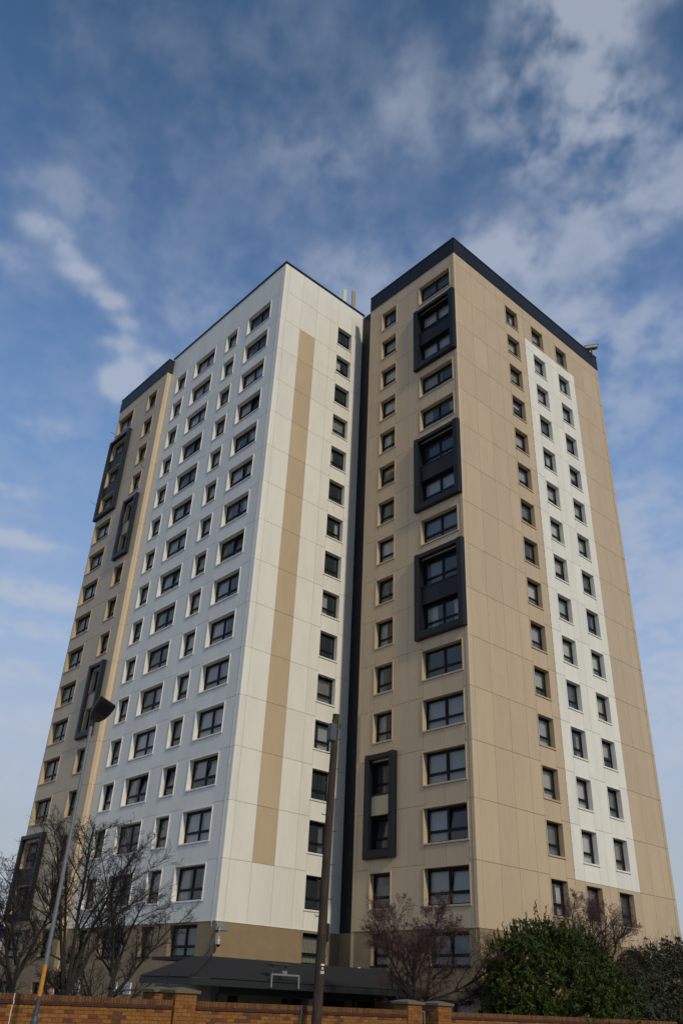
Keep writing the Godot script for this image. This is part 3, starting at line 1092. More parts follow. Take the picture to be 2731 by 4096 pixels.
func vent_grille(face: String, h: float, y: float) -> void:
	var w := 0.62
	var o := Node3D.new()
	o.name = "vent_grille"
	tower.add_child(o, true)
	o.transform = FACES[face] * Transform3D(Basis.IDENTITY, Vector3(h, y, 0))
	var st := mb()
	for b in [[-w / 2, -w / 2 + 0.03, 0.0, 0.48], [w / 2 - 0.03, w / 2, 0.0, 0.48], [-w / 2 + 0.03, w / 2 - 0.03, 0.0, 0.03], [-w / 2 + 0.03, w / 2 - 0.03, 0.45, 0.48]]:
		box(st, Vector3(b[0], b[2], 0.0), Vector3(b[1], b[3], 0.05))
	put("grille_frame", st.commit(), M["white_plastic"], o)
	put("backing", box_mesh(Vector3(-w / 2 + 0.02, 0.02, -0.002), Vector3(w / 2 - 0.02, 0.46, 0.006)), M["vent"], o)
	for i in 7:
		var s := mb()
		var yy := 0.055 + i * 0.056
		quad_auto(s, Vector3(-w / 2 + 0.03, yy, 0.045), Vector3(w / 2 - 0.03, yy, 0.045), Vector3(w / 2 - 0.03, yy + 0.034, 0.012), Vector3(-w / 2 + 0.03, yy + 0.034, 0.012), Vector3(0, yy - 1, -1))
		put("slat", s.commit(), M["white_plastic"], o)

# line of wall corners, walked with the outside on the left of travel seen from above turned by n
func parapet(line: Array, y0: float, y1: float, proud: float) -> void:
	for i in line.size() - 1:
		var a: Vector3 = line[i]
		var b: Vector3 = line[i + 1]
		var d := (b - a).normalized()
		var n := d.cross(Vector3.UP)           # outside
		var L := (b - a).length()
		var first := i == 0
		var last := i == line.size() - 2
		var s0 := 0.0 if first else proud
		var o := Node3D.new()
		o.name = "parapet"
		tower.add_child(o, true)
		o.transform = Transform3D(Basis(d, Vector3.UP, n), a)
		var h0 := 0.0
		var h1 := L + (0.0 if last else proud)
		put("parapet_wall", box_mesh(Vector3(h0, y0, -0.28), Vector3(h1 - (0.0 if last else proud), y1 - 0.05, proud - 0.03)), M["joint"], o)
		var cnt := int(round((h1 - h0) / 1.22))
		var w := (h1 - h0) / cnt
		for k in cnt:
			put("cladding_sheet", board_mesh(w - 0.012, y1 - y0 - 0.06), M["dark"] if k % 3 else M["dark2"], o, Vector3(h0 + w * k + 0.006, y0, proud + rng.randf_range(-0.001, 0.001)))
		var st := mb()
		cbox(st, Vector3(h0 - (0.0 if first else 0.0), y1 - 0.06, -0.3), Vector3(h1 + (0.0 if last else 0.03), y1 + (0.0 if i % 2 == 0 else 0.003), proud + 0.035), 0.008)
		put("coping", st.commit(), M["dark2"], o)

# ---------------------------------------------------------------- canopy
func make_canopy() -> void:
	var o := thing("entrance_canopy", "low dark ribbed metal canopy roof wrapped round the foot of the tower", "canopy")
	var ye := 2.17
	var yt := 2.93
	var ze := 6.5
	var zt := 4.3
	var xe := -5.2
	var xt := -3.0
	# front slope with ribs running down the fall
	var st := mb()
	var x := xe
	var step := 0.03
	while x < XB - 0.001:
		var x2 := minf(x + step, XB)
		var w1 := 0.014 * sin(x / 0.12 * TAU)
		var w2 := 0.014 * sin(x2 / 0.12 * TAU)
		var f1 := clampf((x - xe) / (xt - xe), 0, 1)
		var f2 := clampf((x2 - xe) / (xt - xe), 0, 1)
		var t1 := Vector3(x, lerpf(ye, yt, f1) + w1, lerpf(ze, zt, f1))
		var t2 := Vector3(x2, lerpf(ye, yt, f2) + w2, lerpf(ze, zt, f2))
		var b1 := Vector3(x, ye + w1, ze + 0.03)
		var b2 := Vector3(x2, ye + w2, ze + 0.03)
		quad_auto(st, b1, b2, t2, t1, Vector3(x, -30, -20))
		x = x2
	put("roof_slope", st.commit(), M["roof"], o)
	st = mb()
	var z := 3.0
	while z < ze - 0.001:
		var z2 := minf(z + step, ze)
		var w1 := 0.014 * sin(z / 0.12 * TAU)
		var w2 := 0.014 * sin(z2 / 0.12 * TAU)
		var f1 := clampf((ze - z) / (ze - zt), 0, 1)
		var f2 := clampf((ze - z2) / (ze - zt), 0, 1)
		quad_auto(st, Vector3(xe - 0.03, ye + w1, z), Vector3(xe - 0.03, ye + w2, z2), Vector3(lerpf(xe, xt, f2), lerpf(ye, yt, f2) + w2, z2), Vector3(lerpf(xe, xt, f1), lerpf(ye, yt, f1) + w1, z), Vector3(20, -30, z))
		z = z2
	put("roof_slope", st.commit(), M["roof"], o)
	st = mb()
	rod(st, Vector3(xe, ye + 0.03, ze), Vector3(xt, yt + 0.03, zt), 0.045, 8)
	put("hip_capping", st.commit(), M["roof"], o)
	put("flat_roof", box_mesh(Vector3(xt, yt - 0.12, 0.0), Vector3(XB, yt, zt)), M["roof"], o)
	# gable end of the left slope
	st = mb()
	tri(st, Vector3(xe, ye - 0.02, 3.0), Vector3(xt, ye - 0.02, 3.0), Vector3(xt, yt - 0.01, 3.0), Vector3(0, 0, -1))
	put("gable", st.commit(), M["fascia"], o)
	put("fascia", box_mesh(Vector3(xe, 1.93, ze - 0.03), Vector3(XB, 2.145, ze), 0.006), M["fascia"], o)
	put("fascia", box_mesh(Vector3(xe - 0.002, 1.93, 3.0), Vector3(xe + 0.03, 2.145, ze - 0.03), 0.006), M["fascia"], o)
	put("soffit", box_mesh(Vector3(xe + 0.03, 1.95, 3.0), Vector3(XB, 1.98, ze - 0.03)), M["fascia"], o)
	put("beam", box_mesh(Vector3(xt, 1.72, 4.75), Vector3(XB, 1.95, 5.0)), M["fascia"], o)
	for p in [-3.0, 0.5, 4.0]:
		put("post", box_mesh(Vector3(p - 0.06, 0, 4.8), Vector3(p + 0.06, 1.72, 4.92), 0.008), M["fascia"], o)
	# entrance storey under it
	var e := thing("entrance_lobby", "dim single storey entrance wall with dark doors under the canopy", "entrance")
	put("wall", box_mesh(Vector3(-2.7, 0, 0.02), Vector3(XB - 0.01, 1.95, 4.1)), M["podium"], e)
	for d in [[-1.9, -1.45], [0.75, 1.75], [3.0, 4.1], [4.9, 5.9]]:
		var dr := put("door", box_mesh(Vector3(d[0], 0.02, 4.1), Vector3(d[1], 1.66, 4.13), 0.004), M["frame"], e)
		put("handle", box_mesh(Vector3(d[1] - 0.1, 0.95, 4.13), Vector3(d[1] - 0.06, 1.2, 4.17), 0.004), M["steel"], dr)
	put("light_panel", box_mesh(Vector3(2.15, 0.0, 4.1), Vector3(2.85, 1.68, 4.125)), M["podium_light"], e)
	# galvanised bracket with a floodlight over the eave
	var b := thing("floodlight_bracket", "galvanised U shaped bracket on the canopy eave carrying a flat dark floodlight", "bracket", Vector3(-1.14, 1.98, 6.56))
	st = mb()
	for s in [-1, 1]:
		cbox(st, Vector3(s * 0.65 - 0.03, 0, -0.02), Vector3(s * 0.65 + 0.03, 0.40, 0.04), 0.006)
	cbox(st, Vector3(-0.68, 0.40, -0.02), Vector3(0.68, 0.46, 0.04), 0.006)
	put("frame", st.commit(), M["galv"], b)
	put("junction_box", box_mesh(Vector3(-0.15, 0.46, -0.06), Vector3(0.06, 0.56, 0.04), 0.01), M["galv"], b)
	for s in [-0.52, 0.12]:
		var t := mb()
		rod(t, Vector3(s, 0.46, -0.1), Vector3(s, 0.74, -0.16), 0.02, 6)
		put("stem", t.commit(), M["cable"], b)
	put("floodlight", box_mesh(Vector3(-0.62, 0.72, -0.42), Vector3(0.22, 0.80, 0.02), 0.02), M["cable"], b)
	# two small bulkhead lamps on the base of the tower
	for q in [[Vector3(4.75, 2.99, 0.05), "small white bulkhead lamp beside the first floor window above the canopy"], [Vector3(XB - 0.02, 2.99, 2.5), "small white bulkhead lamp at the inner corner above the canopy"]]:
		var l := thing("bulkhead_lamp", q[1], "lamp", q[0])
		st = mb()
		cbox(st, Vector3(-0.11, -0.04, 0.0), Vector3(0.11, 0.04, 0.09), 0.02)
		put("housing", st.commit(), M["white_plastic"], l)
		put("bracket", box_mesh(Vector3(-0.03, -0.09, -0.06), Vector3(0.03, -0.03, 0.03)), M["cable"], l)

# ---------------------------------------------------------------- cameras and aerials on the tower
func make_fixtures() -> void:
	var o := thing("dome_camera", "silver dome security camera hung from a bracket at the white corner", "camera", Vector3(-0.02, 4.36, 0.05))
	put("back_plate", box_mesh(Vector3(0.32, -0.20, -0.03), Vector3(0.62, 0.06, 0.0)), M["steel"], o)
	put("junction_box", box_mesh(Vector3(0.0, -0.22, -0.06), Vector3(0.30, 0.06, 0.10), 0.01), M["galv"], o)
	var st := mb()
	tube(st, PackedVector3Array([Vector3(0.14, -0.08, 0.1), Vector3(0.10, -0.04, 0.2), Vector3(0.02, -0.06, 0.3), Vector3(-0.02, -0.16, 0.34), Vector3(-0.02, -0.5, 0.34)]), PackedFloat32Array([0.026, 0.026, 0.026, 0.026, 0.026]), 8)
	put("arm", st.commit(), M["steel"], o)
	st = mb()
	lathe(st, [Vector2(0.0, 0.02), Vector2(0.05, 0.01), Vector2(0.06, -0.04), Vector2(0.10, -0.08), Vector2(0.125, -0.15), Vector2(0.135, -0.28), Vector2(0.125, -0.30), Vector2(0.0, -0.30)], 16, Vector3(-0.02, -0.5, 0.34))
	put("housing", st.commit(), M["steel"], o)
	st = mb()
	lathe(st, [Vector2(0.09, -0.30), Vector2(0.085, -0.34), Vector2(0.05, -0.385), Vector2(0.0, -0.40)], 14, Vector3(-0.02, -0.5, 0.34))
	put("dome", st.commit(), M["frame"], o)
	st = mb()
	tube(st, PackedVector3Array([Vector3(0.0, -0.2, -0.08), Vector3(-0.02, -0.7, -0.22), Vector3(-0.02, -1.05, -0.34), Vector3(-0.02, -1.3, -0.75), Vector3(-0.02, -1.43, -1.3)]), PackedFloat32Array([0.013, 0.013, 0.013, 0.013, 0.013]), 6)
	put("cable", st.commit(), M["cable"], o)

	o = thing("roof_camera", "beige box security camera on the parapet at the far top corner", "camera", Vector3(XR - 0.55, PT, ZT - 0.05))
	st = mb()
	rod(st, Vector3(0, -0.25, 0.12), Vector3(0, 0.42, 0.12), 0.06, 10)
	put("pedestal", st.commit(), M["cable"], o)
	var body := put("housing", box_mesh(Vector3(-0.48, -0.12, -0.17), Vector3(0.48, 0.12, 0.17), 0.03), M["cam_body"], o, Vector3(0.05, 0.66, 0.12))
	body.rotation.z = 0.05
	body.rotation.y = -0.95
	var hood := put("sunshield", box_mesh(Vector3(-0.52, 0.12, -0.2), Vector3(0.56, 0.155, 0.2), 0.01), M["cam_body"], o, Vector3(0.05, 0.66, 0.12))
	hood.rotation = body.rotation
	var under := put("mount", box_mesh(Vector3(-0.3, -0.2, -0.12), Vector3(0.3, -0.12, 0.12), 0.02), M["cable"], o, Vector3(0.05, 0.66, 0.12))
	under.rotation = body.rotation
	st = mb()
	var pts := PackedVector3Array()
	var rr := PackedFloat32Array()
	for i in 15:
		var a := PI * 0.35 + i * PI * 1.5 / 14.0
		pts.append(Vector3(-0.14 + cos(a) * 0.3, -0.05 + sin(a) * 0.36, 0.16))
		rr.append(0.014)
	tube(st, pts, rr, 6)
	put("cable", st.commit(), M["cable"], o)

	for q in [[Vector3(6.75, PB + 0.2, -1.5), 49.37, "antenna1", "pale panel antenna standing on the white roof, nearer the white corner"], [Vector3(7.68, PB + 0.2, -1.5), 49.9, "antenna2", "brown panel antenna standing on the white roof next to the tan wing"]]:
		var a := thing("panel_antenna", q[3], "antenna", q[0], "panel antennas on the roof")
		var top: float = q[1] - q[0].y
		a.rotation.y = -0.5
		st = mb()
		rod(st, Vector3(0, 0, -0.15), Vector3(0, top - 0.1, -0.15), 0.04, 8)
		put("mast", st.commit(), M["galv"], a)
		put("panel", box_mesh(Vector3(-0.15, top - 2.1, -0.05), Vector3(0.15, top, 0.09), 0.03), M[q[2]], a)
		st = mb()
		for y in [top - 1.9, top - 1.0, top - 0.85, top - 0.3]:
			box(st, Vector3(-0.05, y - 0.04, -0.19), Vector3(0.05, y + 0.04, -0.05))
		put("clamp", st.commit(), M["cable"], a)

# ---------------------------------------------------------------- garden wall
func brick_meshes() -> void:
	var r := RandomNumberGenerator.new()
	r.seed = 77
	for k in 3:
		cache["stretcher%d" % k] = rough_brick(Vector3(0.215, 0.065, 0.1), r)
		cache["half%d" % k] = rough_brick(Vector3(0.1025, 0.065, 0.1), r)
		cache["edge%d" % k] = rough_brick(Vector3(0.066, 0.112, 0.24), r)

func rough_brick(s: Vector3, r: RandomNumberGenerator) -> Mesh:
	var st := mb()
	var j := 0.0022
	cbox(st, Vector3(-s.x / 2 + r.randf_range(-j, j), -s.y / 2 + r.randf_range(-j, j), -s.z), Vector3(s.x / 2 + r.randf_range(-j, j), s.y / 2 + r.randf_range(-j, j), 0), 0.0045)
	return st.commit()

func brick_bay(called_label: String, x0: float, x1: float, own_rows: int) -> void:
	var top := 1.52
	var o := thing("brick_wall", called_label, "wall", Vector3(x0, 0, ZWALL), "bays of the garden wall")
	var L := x1 - x0
	var body_top := top - 0.125 - 0.055
	put("mortar", box_mesh(Vector3(0, 0, -0.215), Vector3(L, body_top, -0.008)), M["mortar"], o)
	var rest := mb()
	var course := 0
	var y := body_top - 0.0375
	while y > 0.03:
		var off := 0.0 if course % 2 == 0 else -0.1125
		var x := off
		while x < L - 0.02:
			var w := 0.215
			var cx := x + 0.1075
			var half := false
			if x < 0.0:
				cx = x + 0.1125 + 0.05
				half = true
			elif x + 0.215 > L:
				half = true
				cx = x + 0.05
			if course < own_rows:
				var b := put("brick", cache[("half%d" if half else "stretcher%d") % rng.randi_range(0, 2)], M["brick%d" % [0, 0, 1, 1, 2, 3, 4, 5][rng.randi_range(0, 7)]], o)
				b.position = Vector3(cx, y, rng.randf_range(-0.0025, 0.0025))
				b.rotation.z = rng.randf_range(-0.006, 0.006)
			else:
				w = 0.1025 if half else 0.215
				box(rest, Vector3(cx - w / 2, y - 0.0325, -0.1), Vector3(cx + w / 2, y + 0.0325, rng.randf_range(-0.002, 0.002)))
			x += 0.225
		y -= 0.075
		course += 1
	var ro := put("lower_bricks", rest.commit(), M["brick0"], o)
	ro.set_meta("kind", "stuff")
	# two courses of creasing tile, then bricks on edge
	var tx := 0.0
	while tx < L - 0.01:
		var w := minf(0.265, L - tx)
		for c in 2:
			var s := mb()
			var sh := 0.13 if c == 0 else 0.0
			cbox(s, Vector3(tx + 0.003, body_top + 0.002 + c * 0.026, -0.26), Vector3(tx + w - 0.003, body_top + 0.025 + c * 0.026, 0.036 - c * 0.012 + rng.randf_range(-0.004, 0.004)), 0.004)
			put("creasing_tile", s.commit(), M["crease"], o)
		tx += 0.265
	put("mortar_bed", box_mesh(Vector3(0, body_top + 0.054, -0.215), Vector3(L, top - 0.012, -0.012)), M["mortar"], o)
	var ex := 0.0375
	while ex < L:
		var b := put("coping_brick", cache["edge%d" % rng.randi_range(0, 2)], M["coping%d" % rng.randi_range(0, 3)], o)
		b.position = Vector3(ex, top - 0.058 + rng.randf_range(-0.002, 0.002), 0.004 + rng.randf_range(-0.003, 0.003))
		ex += 0.075

func pillar(x: float, z: float, label: String) -> void:
	var o := thing("brick_pillar", label, "pillar", Vector3(x, 0, z), "brick gate pillars")
	var h := 1.66
	put("mortar", box_mesh(Vector3(-0.275, 0, -0.275), Vector3(0.275, h, 0.275)), M["mortar"], o)
	var y := h - 0.04
	var row := 0
	while y > 0.6:
		for side in 4:
			var pat := [0.1025, 0.215, 0.215] if (row + side) % 2 == 0 else [0.215, 0.215, 0.1025]
			var u := -0.28
			for w in pat:
				var b := put("brick", cache[("half%d" if w < 0.15 else "stretcher%d") % rng.randi_range(0, 2)], M["brick%d" % [0, 1, 1, 3, 5, 0, 2][rng.randi_range(0, 6)]], o)
				var bs := Basis(Vector3.UP, PI / 2 * side)
				b.transform = Transform3D(bs, bs * Vector3(u + w / 2, 0, 0.283 + rng.randf_range(-0.002, 0.002)) + Vector3(0, y, 0))
				b.scale = Vector3(1, 1, 0.16)
				u += w + 0.0138
		y -= 0.075
		row += 1
	var low := put("lower_bricks", box_mesh(Vector3(-0.282, 0, -0.282), Vector3(0.282, y + 0.04, 0.282)), M["brick0"], o)
	low.set_meta("kind", "stuff")
	# weathered concrete cap with four falls
	var st := mb()
	var a := 0.345
	var y0 := h + 0.005
	var y1 := h + 0.062
	var y2 := h + 0.125
	var c := [Vector3(-a, 0, -a), Vector3(a, 0, -a), Vector3(a, 0, a), Vector3(-a, 0, a)]
	var mid := Vector3(0, h, 0)
	for k in 4:
		var l := (k + 1) % 4
		var p: Vector3 = c[k]
		var q: Vector3 = c[l]
		quad_auto(st, p + Vector3(0, y0, 0), q + Vector3(0, y0, 0), q + Vector3(0, y1, 0), p + Vector3(0, y1, 0), mid)
		var p2 := p * 0.3 + Vector3(0, y2 - 0.012, 0)
		var q2 := q * 0.3 + Vector3(0, y2 - 0.012, 0)
		quad_auto(st, p + Vector3(0, y1, 0), q + Vector3(0, y1, 0), q2, p2, mid)
		tri(st, p2, q2, Vector3(0, y2, 0), Vector3.UP)
		tri(st, p + Vector3(0, y0, 0), q + Vector3(0, y0, 0), Vector3(0, y0, 0), Vector3.DOWN)
	put("cap", st.commit(), M["cap"], o)

func make_wall() -> void:
	brick_meshes()
	brick_bay("left bay of the orange brick garden wall, behind the street lamp", -18.6, -11.62, 8)
	brick_bay("middle bay of the orange brick garden wall, behind the wooden pole", -11.0, -4.02, 8)
	brick_bay("right bay of the orange brick garden wall, under the laurel bush", -2.22, 10.6, 5)
	pillar(-11.31, ZWALL - 0.25, "brick pillar with a concrete cap between the left and middle wall bays")
	pillar(-10.95, ZWALL - 1.75, "brick pillar standing behind another near the left wall bay")
	pillar(-3.74, ZWALL - 0.25, "brick gate pillar at the end of the middle wall bay, left of the gate")
	pillar(-2.50, ZWALL - 0.25, "brick gate pillar at the start of the right wall bay, right of the gate")
	# narrow gate
	var g := thing("metal_gate", "narrow grey metal bar gate between two brick pillars", "gate", Vector3(-3.46, 0, ZWALL - 0.45))
	var st := mb()
	rod(st, Vector3(0.02, 0.1, 0), Vector3(0.02, 1.5, 0), 0.016, 8)
	rod(st, Vector3(0.62, 0.1, 0), Vector3(0.62, 1.5, 0), 0.016, 8)
	rod(st, Vector3(0.02, 1.5, 0), Vector3(0.62, 1.5, 0), 0.016, 8)
	rod(st, Vector3(0.02, 0.12, 0), Vector3(0.62, 0.12, 0), 0.016, 8)
	put("frame", st.commit(), M["galv"], g)
	for i in 5:
		st = mb()
		rod(st, Vector3(0.12 + i * 0.1, 0.12, 0), Vector3(0.12 + i * 0.1, 1.5, 0), 0.008, 6)
		put("bar", st.commit(), M["galv"], g)
	# pale mastic in two movement joints
	for q in [[-15.35, "pale mastic line down the left wall bay beside the lamp column"], [-7.86, "pale mastic line down the middle wall bay beside the wooden pole"]]:
		st = mb()
		var x := 0.0
		for i in 17:
			var x2 := rng.randf_range(-0.003, 0.003)
			var y := i * 0.0786
			quad_auto(st, Vector3(x - 0.0075, y, 0.006), Vector3(x + 0.0075, y, 0.006), Vector3(x2 + 0.0075, y + 0.0786, 0.006), Vector3(x2 - 0.0075, y + 0.0786, 0.006), Vector3(0, y, -1))
			x = x2
		box(st, Vector3(-0.0075, 1.337, 0.0), Vector3(0.0075, 1.396, 0.043))
		box(st, Vector3(-0.007, 1.396, 0.0), Vector3(0.007, 1.523, 0.013))
		var m := put(numbered("mastic_joint"), st.commit(), M["sealant"], self, Vector3(q[0], 0, ZWALL))
		tag(m, q[1], "sealant")

# ---------------------------------------------------------------- street furniture
func make_lamp() -> void:
	var o := thing("street_lamp", "grey steel street lamp with a yellow band in front of the brick wall", "street lamp", Vector3(-15.47, 0, 17.0))
	var st := mb()
	lathe(st, [Vector2(0.072, 0), Vector2(0.072, 1.06), Vector2(0.069, 1.10), Vector2(0.05, 1.15), Vector2(0.042, 1.18)], 20)
	put("base", st.commit(), M["lamp_base"], o)
	st = mb()
	rod(st, Vector3(0, 1.17, 0), Vector3(0, 1.50, 0), 0.041, 18, 0.0405)
	put("shaft", st.commit(), M["lamp_base"], o)
	st = mb()
	rod(st, Vector3(0, 1.50, 0), Vector3(0, 2.02, 0), 0.0415, 18, 0.041)
	put("yellow_band", st.commit(), M["lamp_yellow"], o)
	st = mb()
	rod(st, Vector3(0, 2.02, 0), Vector3(-0.03, 6.68, 0), 0.0405, 18, 0.036)
	put("shaft", st.commit(), M["lamp_grey"], o)
	st = mb()
	rod(st, Vector3(0.055, 1.0, 0.06), Vector3(0.055, 0.4, 0.06), 0.02, 6)
	put("door_lock", box_mesh(Vector3(-0.04, 0.35, 0.06), Vector3(0.04, 0.9, 0.075), 0.006), M["lamp_base"], o)
	# head: a flat plate, tilted up towards the street, broad at its outer end
	var h := Node3D.new()
	h.name = "lamp_head"
	o.add_child(h)
	var ax := Vector3(0.19, 0.80, 0.62).normalized()      # along the head
	var sd := Vector3(0.93, -0.10, 0.02)
	sd = (sd - ax * sd.dot(ax)).normalized()
	var nn := sd.cross(ax).normalized()                    # top side is -nn or nn; underside looks to the street
	h.transform = Transform3D(Basis(sd, ax, nn), Vector3(-0.02, 6.74, 0.03))
	st = mb()
	var out := [Vector2(-0.06, 0.0), Vector2(0.06, 0.0), Vector2(0.14, 0.05), Vector2(0.20, 0.15), Vector2(0.235, 0.30), Vector2(0.245, 0.47), Vector2(0.225, 0.51), Vector2(-0.165, 0.55), Vector2(-0.19, 0.51), Vector2(-0.185, 0.30), Vector2(-0.165, 0.15), Vector2(-0.12, 0.05)]
	var mid := Vector3(0.02, 0.28, -0.03)
	for k in out.size():
		var a: Vector2 = out[k]
		var b: Vector2 = out[(k + 1) % out.size()]
		quad_auto(st, Vector3(a.x, a.y, 0.02), Vector3(b.x, b.y, 0.02), Vector3(b.x, b.y, -0.05), Vector3(a.x, a.y, -0.05), mid)
		tri(st, Vector3(0.02, 0.28, 0.02), Vector3(a.x, a.y, 0.02), Vector3(b.x, b.y, 0.02), Vector3(0, 0, 1))
		var a2 := Vector2(0.02, 0.28).lerp(a, 0.75)
		var b2 := Vector2(0.02, 0.28).lerp(b, 0.75)
		quad_auto(st, Vector3(a.x, a.y, -0.05), Vector3(b.x, b.y, -0.05), Vector3(b2.x, b2.y, -0.09), Vector3(a2.x, a2.y, -0.09), mid)
		tri(st, Vector3(0.02, 0.28, -0.09), Vector3(a2.x, a2.y, -0.09), Vector3(b2.x, b2.y, -0.09), Vector3(0, 0, -1))
	put("shell", st.commit(), M["lamp_head"], h)
	put("lens", box_mesh(Vector3(-0.12, 0.22, 0.018), Vector3(0.18, 0.47, 0.028), 0.004), M["lens"], h)
	st = mb()
	tube(st, PackedVector3Array([Vector3(-0.03, 6.62, 0), Vector3(-0.03, 6.72, 0.005), Vector3(0.0, 6.84, 0.08)]), PackedFloat32Array([0.045, 0.046, 0.05]), 12)
	put("bracket", st.commit(), M["lamp_head"], o)

func make_pole() -> void:
	var o := thing("wooden_pole", "brown weathered wooden utility pole with a mossy top in front of the wall", "pole", Vector3(-7.93, 0, 16.25))
	var top := Vector3(0.22, 8.86, 0)
	var st := mb()
	var pts := PackedVector3Array()
	var rr := PackedFloat32Array()
	for i in 13:
		var f := i / 12.0
		pts.append(Vector3(0, 0, 0).lerp(Vector3(top.x * 0.88, 7.9, 0), f) + Vector3(sin(f * 7.0) * 0.008, 0, 0))
		rr.append(lerpf(0.130, 0.102, f) + sin(f * 23.0) * 0.002)
	tube(st, pts, rr, 20)
	put("shaft", st.commit(), M["pole"], o)
	st = mb()
	tube(st, PackedVector3Array([Vector3(top.x * 0.875, 7.88, 0), Vector3(top.x * 0.94, 8.4, 0), Vector3(top.x, 8.86, 0)]), PackedFloat32Array([0.1035, 0.101, 0.099]), 20)
	put("mossy_top", st.commit(), M["pole_moss"], o)
	# step irons, left and right in turn
	var y := 3.1
	var s := 1.0
	while y < 8.4:
		st = mb()
		var c := Vector3(top.x * y / 8.86, y, 0)
		var d := Vector3(cos(0.75) * s, 0, 0.45 * s).normalized()
		tube(st, PackedVector3Array([c + d * 0.08, c + d * 0.20, c + d * 0.215 + Vector3(0, 0.04, 0)]), PackedFloat32Array([0.013, 0.012, 0.012]), 6)
		put("step_iron", st.commit(), M["iron"], o)
		y += 0.42
		s = -s
	# joint box on the far left of the top
	var b := put("joint_box", box_mesh(Vector3(-0.11, -0.26, -0.10), Vector3(0.11, 0.26, 0.10), 0.035), M["box_grey"], o, Vector3(top.x * 0.94 - 0.20, 8.27, 0.10))
	b.rotation.z = -0.03
	st = mb()
	for i in 4:
		var x := -0.06 + i * 0.035
		tube(st, PackedVector3Array([Vector3(x, -0.25, 0.02), Vector3(x * 0.6 + 0.01, -0.36, 0.03), Vector3(0.03 - x * 0.5, -0.48, 0.0)]), PackedFloat32Array([0.007, 0.007, 0.006]), 5)
	put("wires", st.commit(), M["cable"], b)
	# insulators and drop wire loops
	for q in [[-0.13, 8.58], [0.13, 8.56], [-0.10, 8.62], [0.14, 8.50]]:
		st = mb()
		lathe(st, [Vector2(0.0, 0.05), Vector2(0.02, 0.045), Vector2(0.026, 0.0), Vector2(0.02, -0.04), Vector2(0.0, -0.045)], 10, Vector3(top.x + q[0], q[1], 0.05))
		put("insulator", st.commit(), M["cable"], o)
	for q in [[-1.0, 8.60], [1.0, 8.56], [-1.0, 8.50]]:
		st = mb()
		pts = PackedVector3Array()
		rr = PackedFloat32Array()
		for i in 13:
			var a := PI * 1.1 * i / 12.0
			pts.append(Vector3(top.x + q[0] * (0.09 + sin(a) * 0.10), q[1] + 0.03 + cos(a) * 0.075, 0.05))
			rr.append(0.007)
		tube(st, pts, rr, 5)
		put("wire_loop", st.commit(), M["cable"], o)
	# ribbed black cable block on the right with a loop below it
	st = mb()
	for i in 9:
		cbox(st, Vector3(0.185, 2.97 + i * 0.042, 0.0), Vector3(0.265, 3.005 + i * 0.042, 0.11), 0.008)
	cbox(st, Vector3(0.20, 2.95, 0.02), Vector3(0.25, 3.37, 0.09), 0.008)
	put("cable_block", st.commit(), M["cable"], o)
	st = mb()
	tube(st, PackedVector3Array([Vector3(0.20, 2.96, 0.05), Vector3(0.225, 2.85, 0.05), Vector3(0.26, 2.74, 0.05), Vector3(0.25, 2.65, 0.05), Vector3(0.20, 2.61, 0.05), Vector3(0.14, 2.62, 0.05)]), PackedFloat32Array([0.01, 0.01, 0.01, 0.01, 0.01, 0.01]), 6)
	put("cable_loop", st.commit(), M["cable"], o)
	# identity tags facing the street: plate, disc, number
	var f := Vector3(-0.50, 0, 0.866)       # towards the viewer's side of the pole
	var side := Vector3(0.866, 0, 0.50)
	for q in [[2.42, 0], [2.34, 1], [2.25, 2]]:
		var yy: float = q[0]
		var ang := 0.42
		var dir := (f * cos(ang) + side * sin(ang)).normalized()
		var sd := Vector3.UP.cross(dir).normalized()
		var at: Vector3 = Vector3(top.x * yy / 8.86, yy, 0) + dir * 0.124
		var bs := Basis(sd, Vector3.UP, dir)
		if q[1] == 0:
			var p := put("name_plate", box_mesh(Vector3(-0.05, -0.018, -0.012), Vector3(0.05, 0.018, 0.004), 0.002), M["white_plastic"], o)
			p.transform = Transform3D(bs, at)
		elif q[1] == 1:
			st = mb()
			lathe(st, [Vector2(0.014, 0.004), Vector2(0.029, 0.004), Vector2(0.029, -0.012)], 16)
			var p := put("disc_tag", st.commit(), M["white_plastic"], o)
			p.transform = Transform3D(bs * Basis(Vector3(1, 0, 0), PI / 2), at)
		else:
			for i in 3:
				var p := put("number_tag", box_mesh(Vector3(-0.017, -0.03, -0.012), Vector3(0.017, 0.03, 0.004), 0.006), M["white_plastic"], o)
				p.transform = Transform3D(bs, at + sd * (0.037 * (i - 1)))
				var tm := TextMesh.new()
				tm.text = ["0", "0", "1"][i]
				tm.font_size = 14
				tm.pixel_size = 0.0035
				tm.depth = 0.003
				var t := put("digit", tm, M["vent"], p)
				t.position = Vector3(0, 0, 0.005)

# ---------------------------------------------------------------- vegetation
var tr_thick: SurfaceTool
var tr_thin: SurfaceTool
var tr_bud: SurfaceTool
var vr := RandomNumberGenerator.new()
var tree_top := 5.0
var bud_size := 0.012
var thick_crown := false

